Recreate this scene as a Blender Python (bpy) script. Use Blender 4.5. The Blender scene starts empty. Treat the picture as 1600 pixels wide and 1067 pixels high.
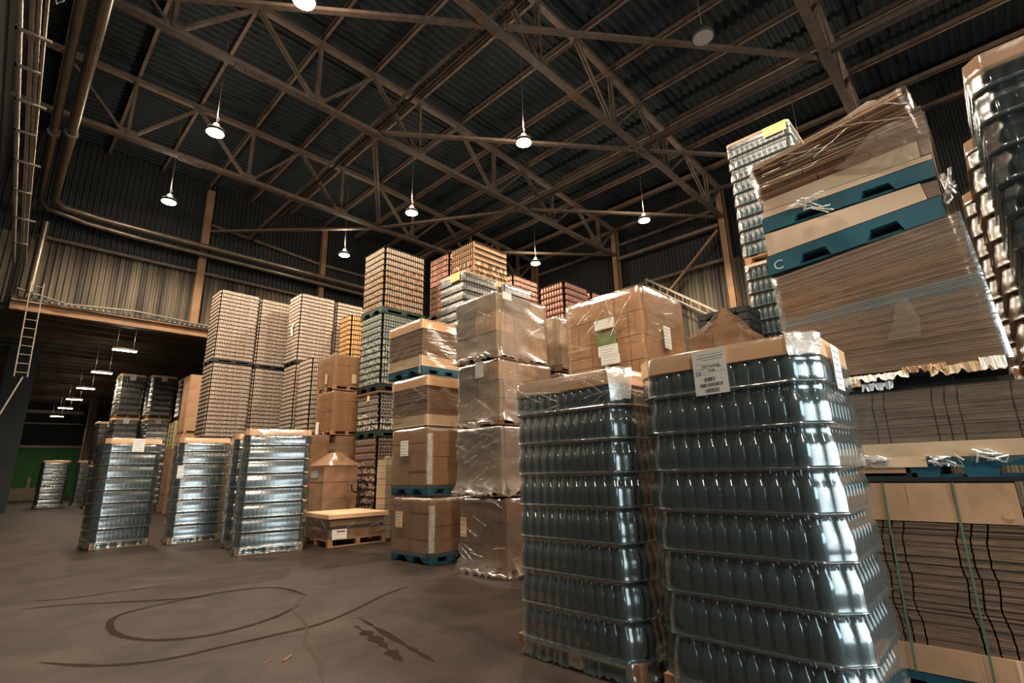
import bpy, math, random
from mathutils import Vector, Matrix
random.seed(7)
S = bpy.context.scene
C = S.collection
PI = math.pi

# ------------------------------------------------------------------ camera, world, exposure, big lights
cd = bpy.data.cameras.new('camera'); cam = bpy.data.objects.new('camera', cd); C.objects.link(cam)
cd.sensor_width = 36.0; cd.lens = 780/1600*36.0; cd.clip_start = .05; cd.clip_end = 300
R_ = ((0.697776, 0.16192, 0.697776), (-0.715899, 0.190888, 0.671603), (-0.024452, -0.968165, 0.249115))
m = Matrix.Identity(4)
for i in range(3):
    m[i][0] = R_[i][0]; m[i][1] = -R_[i][1]; m[i][2] = -R_[i][2]
m[0][3], m[1][3], m[2][3] = 0, 0, 1.5
cam.matrix_world = m
S.camera = cam

S.view_settings.view_transform = 'Standard'
S.view_settings.look = 'None'
S.view_settings.gamma = 1.0
S.view_settings.use_curve_mapping = False
S.view_settings.exposure = 0.0

w = bpy.data.worlds.new('world'); S.world = w; w.use_nodes = True
w.node_tree.nodes['Background'].inputs[0].default_value = (.42, .62, .68, 1)
w.node_tree.nodes['Background'].inputs[1].default_value = 0.25

def area_light(name, loc, rot, sx, sy, power, col):
    l = bpy.data.lights.new(name, 'AREA'); l.shape = 'RECTANGLE'; l.size = sx; l.size_y = sy
    l.energy = power; l.color = col
    o = bpy.data.objects.new(name, l); C.objects.link(o); o.location = loc; o.rotation_euler = rot
    return o
# area light added for the assumed daylight of unseen loading doors behind the camera
area_light('assumed_door_daylight', (5.0, -8.6, 2.5), (PI/2, 0, 0), 9.0, 4.6, 1350, (.80, .95, 1.0))

LAMP_W = 3500.0
LAMP_COL = (1.0, .82, .63)

# ------------------------------------------------------------------ materials
def lin(c):
    c /= 255.0
    return c/12.92 if c <= .04045 else ((c+.055)/1.055)**2.4
def rgb(r, g, b): return (lin(r), lin(g), lin(b), 1)
MATS = {}
def mat(name, col, rough=.7, metal=0.0, spec=.5, var=0.0, vscale=6.0, stretch=(1, 1, 1), bump=0.0, bscale=40.0, col2=None, emit=None, estr=0, ramp=None):
    if name in MATS: return MATS[name]
    mt = bpy.data.materials.new(name); mt.use_nodes = True
    nt = mt.node_tree; p = nt.nodes['Principled BSDF']
    p.inputs['Base Color'].default_value = col; p.inputs['Roughness'].default_value = rough
    p.inputs['Metallic'].default_value = metal; p.inputs['Specular IOR Level'].default_value = spec
    if emit:
        p.inputs['Emission Color'].default_value = emit; p.inputs['Emission Strength'].default_value = estr
    if var or bump or ramp:
        tc = nt.nodes.new('ShaderNodeTexCoord'); mp = nt.nodes.new('ShaderNodeMapping')
        mp.inputs['Scale'].default_value = stretch
        nt.links.new(tc.outputs['Object'], mp.inputs['Vector'])
        nz = nt.nodes.new('ShaderNodeTexNoise'); nz.inputs['Scale'].default_value = vscale; nz.inputs['Detail'].default_value = 6
        nt.links.new(mp.outputs[0], nz.inputs['Vector'])
        if var or ramp:
            cr = nt.nodes.new('ShaderNodeValToRGB')
            if ramp:
                els = cr.color_ramp.elements
                while len(els) < len(ramp): els.new(.5)
                for e, (pos, c) in zip(els, ramp): e.position = pos; e.color = c
            else:
                c2 = col2 or tuple(max(0, x*(1-var)) for x in col[:3])+(1,)
                cr.color_ramp.elements[0].position = .35; cr.color_ramp.elements[0].color = c2
                cr.color_ramp.elements[1].position = .65; cr.color_ramp.elements[1].color = col
            nt.links.new(nz.outputs['Fac'], cr.inputs['Fac']); nt.links.new(cr.outputs['Color'], p.inputs['Base Color'])
        if bump:
            n2 = nt.nodes.new('ShaderNodeTexNoise'); n2.inputs['Scale'].default_value = bscale; n2.inputs['Detail'].default_value = 4
            nt.links.new(mp.outputs[0], n2.inputs['Vector'])
            b = nt.nodes.new('ShaderNodeBump'); b.inputs['Strength'].default_value = bump; b.inputs['Distance'].default_value = .02
            nt.links.new(n2.outputs['Fac'], b.inputs['Height']); nt.links.new(b.outputs[0], p.inputs['Normal'])
    MATS[name] = mt
    return mt

def film_mat(name, tint, milk, alpha, rough, bump=.3, bscale=(6, 6, 14), streak=.0, gloss=.07, fres=.5):
    """thin plastic film: clear, a little milky, with a sharp sheen; streak adds milky creases"""
    if name in MATS: return MATS[name]
    mt = bpy.data.materials.new(name); mt.use_nodes = True
    nt = mt.node_tree; N = nt.nodes; L = nt.links
    N.remove(N['Principled BSDF']); out = N['Material Output']
    df = N.new('ShaderNodeBsdfDiffuse'); df.inputs[0].default_value = milk
    gl = N.new('ShaderNodeBsdfGlossy'); gl.inputs[0].default_value = (1, 1, 1, 1); gl.inputs['Roughness'].default_value = rough
    tr = N.new('ShaderNodeBsdfTransparent'); tr.inputs[0].default_value = tint
    m1 = N.new('ShaderNodeMixShader'); m2 = N.new('ShaderNodeMixShader')
    fr = N.new('ShaderNodeFresnel'); fr.inputs[0].default_value = 1.5
    tc = N.new('ShaderNodeTexCoord'); mp = N.new('ShaderNodeMapping'); mp.inputs['Scale'].default_value = bscale
    L.new(tc.outputs['Object'], mp.inputs['Vector'])
    nz = N.new('ShaderNodeTexNoise'); nz.inputs['Scale'].default_value = 1.0; nz.inputs['Detail'].default_value = 5; nz.inputs['Distortion'].default_value = .6
    L.new(mp.outputs[0], nz.inputs['Vector'])
    if bump:
        b = N.new('ShaderNodeBump'); b.inputs['Strength'].default_value = bump; b.inputs['Distance'].default_value = .03
        L.new(nz.outputs['Fac'], b.inputs['Height'])
        for n in (df, gl, fr): L.new(b.outputs[0], n.inputs['Normal'])
    m1.inputs[0].default_value = alpha
    if streak:
        cr = N.new('ShaderNodeMapRange'); cr.inputs[1].default_value = .55; cr.inputs[2].default_value = .75
        cr.inputs[3].default_value = alpha; cr.inputs[4].default_value = min(1, alpha+streak)
        L.new(nz.outputs['Fac'], cr.inputs[0]); L.new(cr.outputs[0], m1.inputs[0])
    a1 = N.new('ShaderNodeMath'); a1.operation = 'MULTIPLY_ADD'; a1.use_clamp = True
    L.new(fr.outputs[0], a1.inputs[0]); a1.inputs[1].default_value = fres; a1.inputs[2].default_value = gloss
    L.new(tr.outputs[0], m1.inputs[1]); L.new(df.outputs[0], m1.inputs[2])
    L.new(a1.outputs[0], m2.inputs[0]); L.new(m1.outputs[0], m2.inputs[1]); L.new(gl.outputs[0], m2.inputs[2])
    L.new(m2.outputs[0], out.inputs['Surface'])
    MATS[name] = mt
    return mt

M_card = mat('cardboard', rgb(190, 152, 118), .8, var=.25, vscale=3, bump=.05)
M_card_pale = mat('pale cardboard', rgb(214, 190, 160), .8, var=.12, vscale=3)
M_card_dark = mat('brown cardboard', rgb(146, 114, 88), .85, var=.3, vscale=4)
M_lid = mat('cardboard lid', rgb(236, 192, 150), .75, var=.12, vscale=2.5)
M_edge = mat('cardboard sheet edges', rgb(134, 110, 90), .9, var=.5, vscale=5, stretch=(1, 1, 30))
M_edge_grey = mat('greyed cardboard sheet edges', rgb(126, 110, 98), .9, var=.45, vscale=5, stretch=(1, 1, 30))
M_paper = mat('white paper', rgb(232, 232, 226), .7)
M_ink = mat('label ink', rgb(40, 40, 42), .8)
M_faint = mat('faint label print', rgb(150, 150, 150), .8)
M_red = mat('red print', rgb(150, 40, 30), .7)
M_yellow = mat('yellow label paper', rgb(226, 196, 130), .7)
M_wood = mat('pallet wood', rgb(178, 136, 98), .85, var=.35, vscale=4, stretch=(1, 6, 6), bump=.1)
M_wood_dk = mat('old pallet wood', rgb(128, 92, 62), .9, var=.4, vscale=4, stretch=(1, 6, 6))
M_blue = mat('blue plastic', rgb(28, 86, 106), .45, var=.3, vscale=3)
M_black = mat('black plastic', rgb(24, 30, 30), .5)
M_dgreen = mat('dark green plastic', rgb(30, 62, 48), .5, var=.4, vscale=8)
M_steel = mat('rusty painted steel', rgb(106, 88, 74), .75, var=.35, vscale=5, bump=.15)
M_orange = mat('ochre painted steel', rgb(140, 106, 74), .7, var=.25, vscale=2)
M_pipe = mat('galvanised pipe', rgb(128, 116, 100), .32, metal=.6, var=.3, vscale=3)
M_dull = mat('dull grey steel', rgb(150, 138, 122), .5, metal=.4, var=.3, vscale=5)
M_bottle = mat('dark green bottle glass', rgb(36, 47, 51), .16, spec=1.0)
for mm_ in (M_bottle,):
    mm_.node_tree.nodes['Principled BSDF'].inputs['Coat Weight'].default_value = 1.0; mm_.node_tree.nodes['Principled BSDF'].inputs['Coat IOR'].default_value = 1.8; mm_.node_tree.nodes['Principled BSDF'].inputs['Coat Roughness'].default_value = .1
M_bottle_g = mat('darker bottle glass', rgb(26, 42, 46), .16, spec=.9)  # own darker glass colour for the free standing pallets
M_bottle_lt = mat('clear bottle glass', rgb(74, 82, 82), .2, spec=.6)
M_sheet = mat('layer divider', rgb(96, 104, 102), .6)
M_can_sheet = mat('dark layer tray', rgb(44, 34, 28), .8)
M_strap = mat('green strap', rgb(84, 110, 88), .5)
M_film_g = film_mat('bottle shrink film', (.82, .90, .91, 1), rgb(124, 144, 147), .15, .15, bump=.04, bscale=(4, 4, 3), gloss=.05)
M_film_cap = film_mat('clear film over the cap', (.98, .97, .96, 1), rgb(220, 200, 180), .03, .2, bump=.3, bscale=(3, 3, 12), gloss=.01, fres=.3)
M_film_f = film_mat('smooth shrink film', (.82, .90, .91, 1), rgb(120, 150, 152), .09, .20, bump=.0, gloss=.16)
M_film = film_mat('clear stretch film', (.95, .94, .92, 1), rgb(176, 160, 142), .10, .2, bump=.35, bscale=(4, 4, 8), streak=.14, gloss=.012, fres=.35)
M_film_m = film_mat('milky crumpled film', (.93, .92, .90, 1), rgb(190, 178, 164), .16, .25, bump=.7, bscale=(6, 6, 6), streak=.25, gloss=.03, fres=.4)
M_film_b = film_mat('brownish stretch film', (.95, .91, .86, 1), rgb(176, 140, 108), .06, .18, bump=.4, bscale=(3, 3, 14), streak=.08, gloss=.015, fres=.35)

# ------------------------------------------------------------------ mesh builder
class MB:
    def __init__(s): s.v = []; s.f = []; s.m = []; s.sm = []
    def add(s, vs, fs, mi=0, smooth=False):
        o = len(s.v); s.v += [tuple(v) for v in vs]
        for f in fs: s.f.append([i+o for i in f]); s.m.append(mi); s.sm.append(smooth)
    def box(s, x0, y0, z0, x1, y1, z1, mi=0):
        s.add([(x0,y0,z0),(x1,y0,z0),(x1,y1,z0),(x0,y1,z0),(x0,y0,z1),(x1,y0,z1),(x1,y1,z1),(x0,y1,z1)],
              [(0,3,2,1),(4,5,6,7),(0,1,5,4),(1,2,6,5),(2,3,7,6),(3,0,4,7)], mi)
    def bar(s, p, q, a, b, mi=0):
        p, q = Vector(p), Vector(q); d = (q-p).normalized()
        u = Vector((0,0,1)) if abs(d.z) < .95 else Vector((1,0,0))
        sd = d.cross(u).normalized(); up = sd.cross(d).normalized()
        vs = []
        for e in (p, q):
            for i, j in ((-1,-1),(1,-1),(1,1),(-1,1)): vs.append(e+sd*i*a/2+up*j*b/2)
        s.add(vs, [(0,3,2,1),(4,5,6,7),(0,1,5,4),(1,2,6,5),(2,3,7,6),(3,0,4,7)], mi)
    def tube(s, pts, r, n=10, mi=0):
        pts = [Vector(p) for p in pts]; rings = []
        for i, p in enumerate(pts):
            d = (pts[min(i+1,len(pts)-1)]-pts[max(i-1,0)]).normalized()
            u = Vector((0,0,1)) if abs(d.z) < .9 else Vector((1,0,0))
            a = d.cross(u).normalized(); b = a.cross(d)
            rings.append([p+(a*math.cos(2*PI*k/n)+b*math.sin(2*PI*k/n))*r for k in range(n)])
        vs = [v for rg in rings for v in rg]; fs = []
        for i in range(len(rings)-1):
            for k in range(n): fs.append((i*n+k, i*n+(k+1)%n, (i+1)*n+(k+1)%n, (i+1)*n+k))
        s.add(vs, fs, mi, True)
        s.add(rings[0], [tuple(range(n))[::-1]], mi); s.add(rings[-1], [tuple(range(n))], mi)
    def lathe(s, prof, cx=0, cy=0, cz=0, n=10, mi=0):
        vs = []; fs = []
        for r, z in prof:
            for k in range(n): vs.append((cx+r*math.cos(2*PI*k/n), cy+r*math.sin(2*PI*k/n), cz+z))
        for i in range(len(prof)-1):
            for k in range(n): fs.append((i*n+k, i*n+(k+1)%n, (i+1)*n+(k+1)%n, (i+1)*n+k))
        s.add(vs, fs, mi, True)
        s.add(vs[:n], [tuple(range(n))[::-1]], mi); s.add(vs[-n:], [tuple(range(n))], mi)
    def prism(s, poly, z0, z1, mi=0):
        n = len(poly)
        vs = [(x, y, z0) for x, y in poly]+[(x, y, z1) for x, y in poly]
        fs = [tuple(range(n))[::-1], tuple(range(n, 2*n))]+[(i, (i+1) % n, n+(i+1) % n, n+i) for i in range(n)]
        s.add(vs, fs, mi)
    def prism_x(s, poly, x0, x1, mi=0):   # poly in (y, z)
        n = len(poly)
        vs = [(x0, y, z) for y, z in poly]+[(x1, y, z) for y, z in poly]
        fs = [tuple(range(n)), tuple(range(n, 2*n))[::-1]]+[(i, n+i, n+(i+1) % n, (i+1) % n) for i in range(n)]
        s.add(vs, fs, mi)
    def grid(s, rows, mi=0, closed=False, smooth=True):
        n = len(rows[0]); vs = [v for r in rows for v in r]; fs = []
        for i in range(len(rows)-1):
            for k in range(n if closed else n-1):
                fs.append((i*n+k, i*n+(k+1) % n, (i+1)*n+(k+1) % n, (i+1)*n+k))
        s.add(vs, fs, mi, smooth)
    def mesh(s, name, mats):
        me = bpy.data.meshes.new(name); me.from_pydata(s.v, [], s.f)
        for mm in (mats if isinstance(mats, (list, tuple)) else [mats]): me.materials.append(mm)
        me.polygons.foreach_set('material_index', s.m); me.polygons.foreach_set('use_smooth', s.sm)
        me.update(); return me
    def build(s, name, mats, parent=None, loc=None):
        return obj(name, s.mesh(name, mats), parent, loc)
def obj(name, me, parent=None, loc=None, rz=0):
    o = bpy.data.objects.new(name, me); C.objects.link(o)
    if parent: o.parent = parent
    if loc: o.location = loc
    if rz: o.rotation_euler = (0, 0, rz)
    return o
def tag(o, label=None, cat=None, group=None, kind=None):
    if label: o['label'] = label
    if cat: o['category'] = cat
    if group: o['group'] = group
    if kind: o['kind'] = kind
    return o
def thing(name, label, cat, loc=(0, 0, 0), rz=0, group=None):
    o = bpy.data.objects.new(name, None); C.objects.link(o); o.empty_display_size = .2
    o.location = loc; o.rotation_euler = (0, 0, rz)
    return tag(o, label, cat, group)
def dup(root, loc, rz=0, label=None, group=None):
    r = root.copy(); C.objects.link(r); r.location = loc; r.rotation_euler = (0, 0, rz)
    if label: r['label'] = label
    if group: r['group'] = group
    for ch in list(root.children):
        c = ch.copy(); C.objects.link(c); c.parent = r
        for g in list(ch.children):
            d = g.copy(); C.objects.link(d); d.parent = c
    return r
def struct(name, mb, m_, parent=None, label=None):
    o = mb.build(name, m_, parent)
    if not parent: o['kind'] = 'structure'
    if label: o['label'] = label
    return o
ORD = ['', 'first', 'second', 'third', 'fourth', 'fifth', 'sixth', 'seventh', 'eighth', 'ninth', 'tenth', 'eleventh', 'twelfth', 'thirteenth']

# ------------------------------------------------------------------ the building
XW, YB, ZR = 22.9, 25.5, 15.45
XL = -1.25
# floor with worn concrete
def floor_mat():
    mt = bpy.data.materials.new('worn concrete'); mt.use_nodes = True
    nt = mt.node_tree; N = nt.nodes; L = nt.links; p = N['Principled BSDF']
    tc = N.new('ShaderNodeTexCoord')
    n1 = N.new('ShaderNodeTexNoise'); n1.inputs['Scale'].default_value = .45; n1.inputs['Detail'].default_value = 8; n1.inputs['Roughness'].default_value = .65
    n2 = N.new('ShaderNodeTexNoise'); n2.inputs['Scale'].default_value = 1.3; n2.inputs['Detail'].default_value = 8; n2.inputs['Distortion'].default_value = 1.5
    n3 = N.new('ShaderNodeTexNoise'); n3.inputs['Scale'].default_value = 60; n3.inputs['Detail'].default_value = 3
    for n in (n1, n2, n3): L.new(tc.outputs['Object'], n.inputs['Vector'])
    c1 = N.new('ShaderNodeValToRGB'); c1.color_ramp.elements[0].position = .32; c1.color_ramp.elements[0].color = rgb(38, 28, 21)
    c1.color_ramp.elements[1].position = .68; c1.color_ramp.elements[1].color = rgb(60, 50, 42)
    L.new(n1.outputs['Fac'], c1.inputs['Fac'])
    c2 = N.new('ShaderNodeValToRGB'); c2.color_ramp.elements[0].position = .3; c2.color_ramp.elements[0].color = (.34, .30, .28, 1)
    c2.color_ramp.elements[1].position = .60; c2.color_ramp.elements[1].color = (1, 1, 1, 1)
    L.new(n2.outputs['Fac'], c2.inputs['Fac'])
    c3 = N.new('ShaderNodeMapRange'); c3.inputs[1].default_value = .3; c3.inputs[2].default_value = .7; c3.inputs[3].default_value = .75; c3.inputs[4].default_value = 1.1
    L.new(n3.outputs['Fac'], c3.inputs[0])
    m1 = N.new('ShaderNodeMix'); m1.data_type = 'RGBA'; m1.blend_type = 'MULTIPLY'; m1.inputs[0].default_value = 1
    L.new(c1.outputs[0], m1.inputs[6]); L.new(c2.outputs[0], m1.inputs[7])
    m2 = N.new('ShaderNodeMix'); m2.data_type = 'RGBA'; m2.blend_type = 'MULTIPLY'; m2.inputs[0].default_value = 1
    L.new(m1.outputs[2], m2.inputs[6]); L.new(c3.outputs[0], m2.inputs[7])
    L.new(m2.outputs[2], p.inputs['Base Color'])
    p.inputs['Roughness'].default_value = .62; p.inputs['Specular IOR Level'].default_value = .18
    b = N.new('ShaderNodeBump'); b.inputs['Strength'].default_value = .25; b.inputs['Distance'].default_value = .01
    L.new(n3.outputs['Fac'], b.inputs['Height']); L.new(b.outputs[0], p.inputs['Normal'])
    return mt
b = MB(); b.box(-6, -9.5, -.3, 26, 66, 0); floor = struct('floor', b, floor_mat())
M_skid = mat('tyre rubber mark', rgb(42, 34, 28), .8, spec=.03)
M_dirt = mat('dark oily stain', rgb(42, 34, 28), .8, spec=.03)
M_crk = mat('chipped crack', rgb(70, 61, 53), .95, spec=.03)
def spline(pts, n=8):
    out = []
    P = [pts[0]]+list(pts)+[pts[-1]]
    for i in range(1, len(P)-2):
        for k in range(n):
            t = k/n; a, b_, c, d = (Vector(P[i+j-1]+(0,)) for j in range(4))
            out.append(.5*((2*b_)+(c-a)*t+(2*a-5*b_+4*c-d)*t*t+(3*b_-a-3*c+d)*t**3))
    out.append(Vector(pts[-1]+(0,))); return out
def floor_strip(name, pts, wd, m_, z=.0015, jit=.25, n=8):
    pt = spline(pts, n); mb = MB(); rows = []
    for i, p in enumerate(pt):
        d = (pt[min(i+1, len(pt)-1)]-pt[max(i-1, 0)]).normalized(); s_ = Vector((-d.y, d.x, 0))
        e = min(1, .25+min(i, len(pt)-1-i)/6)
        w_ = wd*e*(1+random.uniform(-jit, jit))
        rows.append([p+s_*w_/2+Vector((0, 0, z)), p-s_*w_/2+Vector((0, 0, z))])
    mb.grid(rows, smooth=False)
    mb.f = [f[::-1] for f in mb.f]
    return mb.build(name, m_, floor)
floor_strip('skid_mark', [(3.18, 6.84), (3.09, 7.66), (2.54, 7.95), (1.79, 7.84), (1.38, 7.67), (1.22, 7.29), (1.21, 6.73), (1.41, 6.24), (1.83, 5.97), (2.41, 6.07), (2.91, 6.42)], .07, M_skid)
floor_strip('skid_mark', [(.6, 6.31), (.96, 5.77), (1.36, 5.52), (1.8, 5.49), (2.3, 5.46), (2.7, 5.47), (3.16, 5.66), (3.81, 6.03), (4.33, 6.23)], .06, M_skid)
floor_strip('skid_mark', [(.63, 9.55), (1.08, 9.25), (1.55, 9.22), (2.12, 9.11)], .06, M_skid)
floor_strip('skid_mark', [(.61, 8.99), (1.04, 8.78), (1.91, 8.09), (2.36, 7.88)], .07, M_skid)
floor_strip('skid_mark', [(3.08, 5.36), (2.93, 4.4), (2.82, 3.67)], .05, M_dirt, jit=.8)
floor_strip('skid_mark', [(2.9, 5.1), (2.8, 4.5), (2.65, 3.9)], .08, M_dirt, jit=.9, n=10)
floor_strip('floor_crack', [(3.17, 6.85), (2.77, 6.29), (2.65, 5.78), (2.51, 5.36), (2.37, 5.08), (2.25, 4.65), (2.18, 4.37), (2.02, 3.99)], .028, M_crk, z=.003, jit=.7, n=12)
floor_strip('floor_crack', [(3.0, 7.53), (3.17, 6.85)], .02, M_crk, z=.003, jit=.5)
for p, q, a, lb in [((2.0, 4.66), (2.11, 4.76), .02, 'short pale wood splinter lying beside the floor crack'), ((1.87, 4.73), (1.97, 4.77), .007, 'thin wood sliver on the concrete, left of the wider splinter')]:
    mb = MB(); cx, cy = (p[0]+q[0])/2, (p[1]+q[1])/2
    mb.bar((p[0]-cx, p[1]-cy, .005), (q[0]-cx, q[1]-cy, .005), a, .009)
    tag(mb.build('wood_splinter', M_wood_dk, None, (cx, cy, .0)), lb, 'wood splinter', 'splinters on the floor')

# corrugated sheet helper: profile along axis u, extruded along v
def corrugated(mb, axis, u0, u1, v0, v1, off, pitch, depth, sign=1, mi=0):
    n = int((u1-u0)/pitch); us = []
    for i in range(n+1):
        for fr, d in ((0, 0), (.35, 0), (.5, 1), (.85, 1)):
            u = u0+(i+fr)*pitch
            if u <= u1: us.append((u, off+sign*d*depth))
    rows = []
    for v in (v0, v1):
        r = []
        for u, d in us:
            r.append({'back': (u, d, v), 'right': (d, u, v), 'roof': (v, u, d)}[axis])
        rows.append(r)
    mb.grid(rows, mi, smooth=False)
M_wall = mat('dark corrugated sheet', rgb(29, 31, 30), .7, var=.5, vscale=1.2, stretch=(1, 1, .25))
M_wall_lit = mat('lamplit dirty corrugated sheet', rgb(104, 93, 76), .75, var=.6, vscale=1.4, stretch=(2, 2, .12), col2=rgb(44, 39, 33))  # dirty sheet; lamplight below the lamps' cut-off is put into its paler colour
M_roof = mat('dark roof sheet', rgb(20, 29, 32), .8, var=.3, vscale=1)
mb = MB()
corrugated(mb, 'back', XL, XW, 10.75, ZR, YB, .2, .06, -1, 0)
corrugated(mb, 'back', XL, XW, 7.9, 10.75, YB+.02, .2, .06, -1, 1)
mb.box(XL, YB+.1, 7.7, XW, YB+.25, ZR, 0)
mb.box(11.6, YB, 0, XW, YB+.25, 7.9, 0)
struct('wall_back', mb, [M_wall, M_wall_lit])
mb = MB()
corrugated(mb, 'right', -9, YB, 10.85, ZR, XW, .2, .06, -1, 0)
corrugated(mb, 'right', -9, YB, 0, 10.85, XW+.02, .2, .06, -1, 1)
mb.box(XW+.1, -9, 0, XW+.25, YB, ZR, 0)
struct('wall_right', mb, [M_wall, M_wall_lit])
mb = MB(); mb.box(XL-.2, -9, 0, XL, YB, ZR); struct('wall_left', mb, M_wall)
mb = MB()   # wall behind the camera with an assumed, unseen opening for loading doors
mb.box(XL, -9.3, 0, .4, -9, ZR); mb.box(9.6, -9.3, 0, XW, -9, ZR); mb.box(.4, -9.3, 5.0, 9.6, -9, ZR)
struct('wall_front', mb, M_wall)
mb = MB()
corrugated(mb, 'roof', -9.3, YB+.3, XL-.2, XW+.25, ZR, .28, .07, -1)
mb.box(XL-.2, -9.3, ZR+.02, XW+.25, YB+.3, ZR+.15)
struct('ceiling', mb, M_roof)

# posts and rails on the walls
def post(name, x, y, z0, z1, a, b_, label, cat, m_=M_orange, group=None):
    mb = MB()   # I section
    mb.box(-a/2, -b_/2, 0, a/2, -b_/2+.025, z1-z0); mb.box(-a/2, b_/2-.025, 0, a/2, b_/2, z1-z0); mb.box(-.02, -b_/2+.025, 0, .02, b_/2-.025, z1-z0)
    t = tag(mb.build(name, m_, None, (x, y, z0)), label, cat, group); return t
post('wall_post', 5.54, 25.25, 7.95, 14.9, .3, .22, 'ochre steel wall post left of the pink can stacks, on the header beam', 'post', group='back wall posts')
post('wall_post', 11.27, 25.25, 7.95, 14.9, .26, .22, 'steel wall post rising behind the tall pink can stacks', 'post', group='back wall posts')
COLY = [1.6, 7.62, 13.5, 19.45]
cl = ['roof column at upper right, above the leaning cardboard tower', 'ochre roof column just left of the tall three-pallet bottle stack', 'roof column behind the big wrapped stack of brown boxes', 'roof column on the right wall, farthest from the camera']
for y, l in zip(COLY, cl):
    mb = MB(); mb.box(-.17, -.17, 0, .17, -.14, 14.2); mb.box(-.17, .14, 0, .17, .17, 14.2); mb.box(-.02, -.14, 0, .02, .14, 14.2); mb.box(-.17, -.17, 0, -.15, .17, 14.2)
    tag(mb.build('roof_column', M_orange, None, (22.45, y, 0)), l, 'column', 'steel roof columns on the right wall')
def rail(name, p, q, a, b_, label, cat, m_=M_steel, group=None):
    mb = MB(); c = [(p[i]+q[i])/2 for i in range(3)]
    mb.bar([p[i]-c[i] for i in range(3)], [q[i]-c[i] for i in range(3)], a, b_)
    return tag(mb.build(name, m_, None, c), label, cat, group)
rail('wall_rail', (22.6, 7.8, 10.8), (22.6, 13.3, 10.8), .12, .14, 'horizontal wall rail right of the big wrapped boxes, across the sheets painted paler as lamplit', 'rail', group='right wall rails')
rail('wall_rail', (22.35, 7.8, 12.45), (22.35, 13.3, 12.5), .14, .16, 'level strut joining the tops of two roof columns', 'rail', group='right wall rails')
rail('wall_rail', (22.6, 7.8, 13.4), (22.6, 19.3, 13.4), .12, .14, 'upper wall rail high under the eaves on the right', 'rail', group='right wall rails')
rail('diagonal_brace', (22.3, 7.85, 12.2), (22.3, 10.9, 9.6), .1, .1, 'ochre diagonal brace slanting down from the column head', 'brace', M_orange)
rail('back_rail', (5.75, 25.3, 13.2), (11.1, 25.3, 12.75), .1, .14, 'wall rail between the two back wall posts', 'rail', group='back wall rails')
rail('back_rail', (11.4, 25.3, 12.75), (16, 25.3, 12.75), .1, .14, 'wall rail running right behind the cream can tower', 'rail', group='back wall rails')
rail('back_rail', (0, 25.3, 10.72), (16, 25.3, 10.72), .08, .12, 'dark rail where the sheets painted lamplit meet the upper wall', 'rail', group='back wall rails')
# stair handrail / sloping gangway by the right wall
mb = MB(); mb.bar((0, 2, 1.55), (0, -2, -1.5), .08, .1); mb.bar((0, 2, 1.2), (0, -2, -1.85), .05, .06)
for k in range(12):
    t = k/11; mb.bar((0, 2-4*t, 1.55-3.05*t), (0, 2-4*t, 1.2-3.05*t), .03, .03)
mb.bar((0, 1.5, 1.17), (.86, 1.5, 1.17), .04, .04); mb.bar((0, -1.5, -1.1), (.86, -1.5, -1.1), .04, .04)
tag(mb.build('conveyor_rail', M_dull, None, (22.0, 9.6, 9.2)), 'sloping pale handrail descending along the right wall', 'handrail')

# header beam above the opening in the back wall
t = thing('header_beam', 'long ochre beam across the top of the back opening', 'beam', (0, 25.2, 7.65))
mb = MB(); mb.box(-.3, -.15, 0, 11.7, .18, .04); mb.box(-.3, -.15, .34, 11.7, .18, .38); mb.box(-.3, .0, .04, 11.7, .05, .34)
mb.build('beam', M_orange, t)
mb = MB(); mb.box(-.3, -.1, .38, 11.7, .2, .52)
mb.build('sill', M_black, t)
mb = MB()
for k in range(60): mb.box(.2+k*.19, -.14, .42, .28+k*.19, -.1, .48)
tag(mb.build('bolt_row', M_dull, t), kind='stuff')
mb = MB(); mb.tube([(-.2, -.3, .75), (1.2, -.3, .45), (3.3, -.3, .62), (6, -.3, .5), (9, -.3, .45)], .03); mb.build('cable_pipe', M_dull, t)

# ------------------------------------------------------------------ hall beyond the opening
mb = MB()
mb.box(-4, YB+.25, 9.0, 22, 66, 9.2)
for k in range(30): mb.box(-4, 26.4+k*1.3, 8.72, 22, 26.52+k*1.3, 9.0)
struct('ceiling_far', mb, mat('brown far ceiling', rgb(96, 80, 64), .8, var=.4, vscale=1))
mb = MB(); mb.box(-4.2, YB+.25, 0, -4, 66, 9.2); struct('wall_far_left', mb, M_wall)
mb = MB(); mb.box(-4.2, 65.8, 0, 26, 66, 9.2); struct('wall_far', mb, M_wall)
mb = MB(); mb.box(22, YB+.25, 0, 22.2, 66, 9.2); struct('wall_far_right', mb, M_wall)
M_gdoor = mat('green painted door', rgb(60, 120, 62), .7, var=.2, vscale=.6)
t = thing('roller_door', 'green roller door on the far wall beyond the opening', 'door', (2.0, 65.7, 0))
mb = MB()
for k in range(24): mb.box(0, -.02*(k % 2), k*.19, 4.4, .06, k*.19+.18)
mb.build('door_curtain', M_gdoor, t)
mb = MB(); mb.box(-.2, -.1, 0, 0, .08, 4.8); mb.box(4.4, -.1, 0, 4.6, .08, 4.8); mb.box(-.2, -.1, 4.6, 4.6, .08, 4.85); mb.build('door_frame', M_dull, t)
rail('door_rail', (1.46, 65.7, 8.0), (6.1, 65.7, 8.05), .12, .3, 'pale horizontal beam high above the green far door', 'beam', M_dull, 'far beams')
rail('door_rail', (1.46, 65.75, 6.9), (6.2, 65.75, 6.95), .06, .12, 'thin pale rail just above the green far door', 'beam', M_dull, 'far beams')
mb = MB(); mb.box(-.25, -.25, 0, .25, .25, 8.7); tag(mb.build('far_column', M_steel, None, (6.0, 58, 0)), 'rust brown column right of the green far door', 'column')
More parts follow.
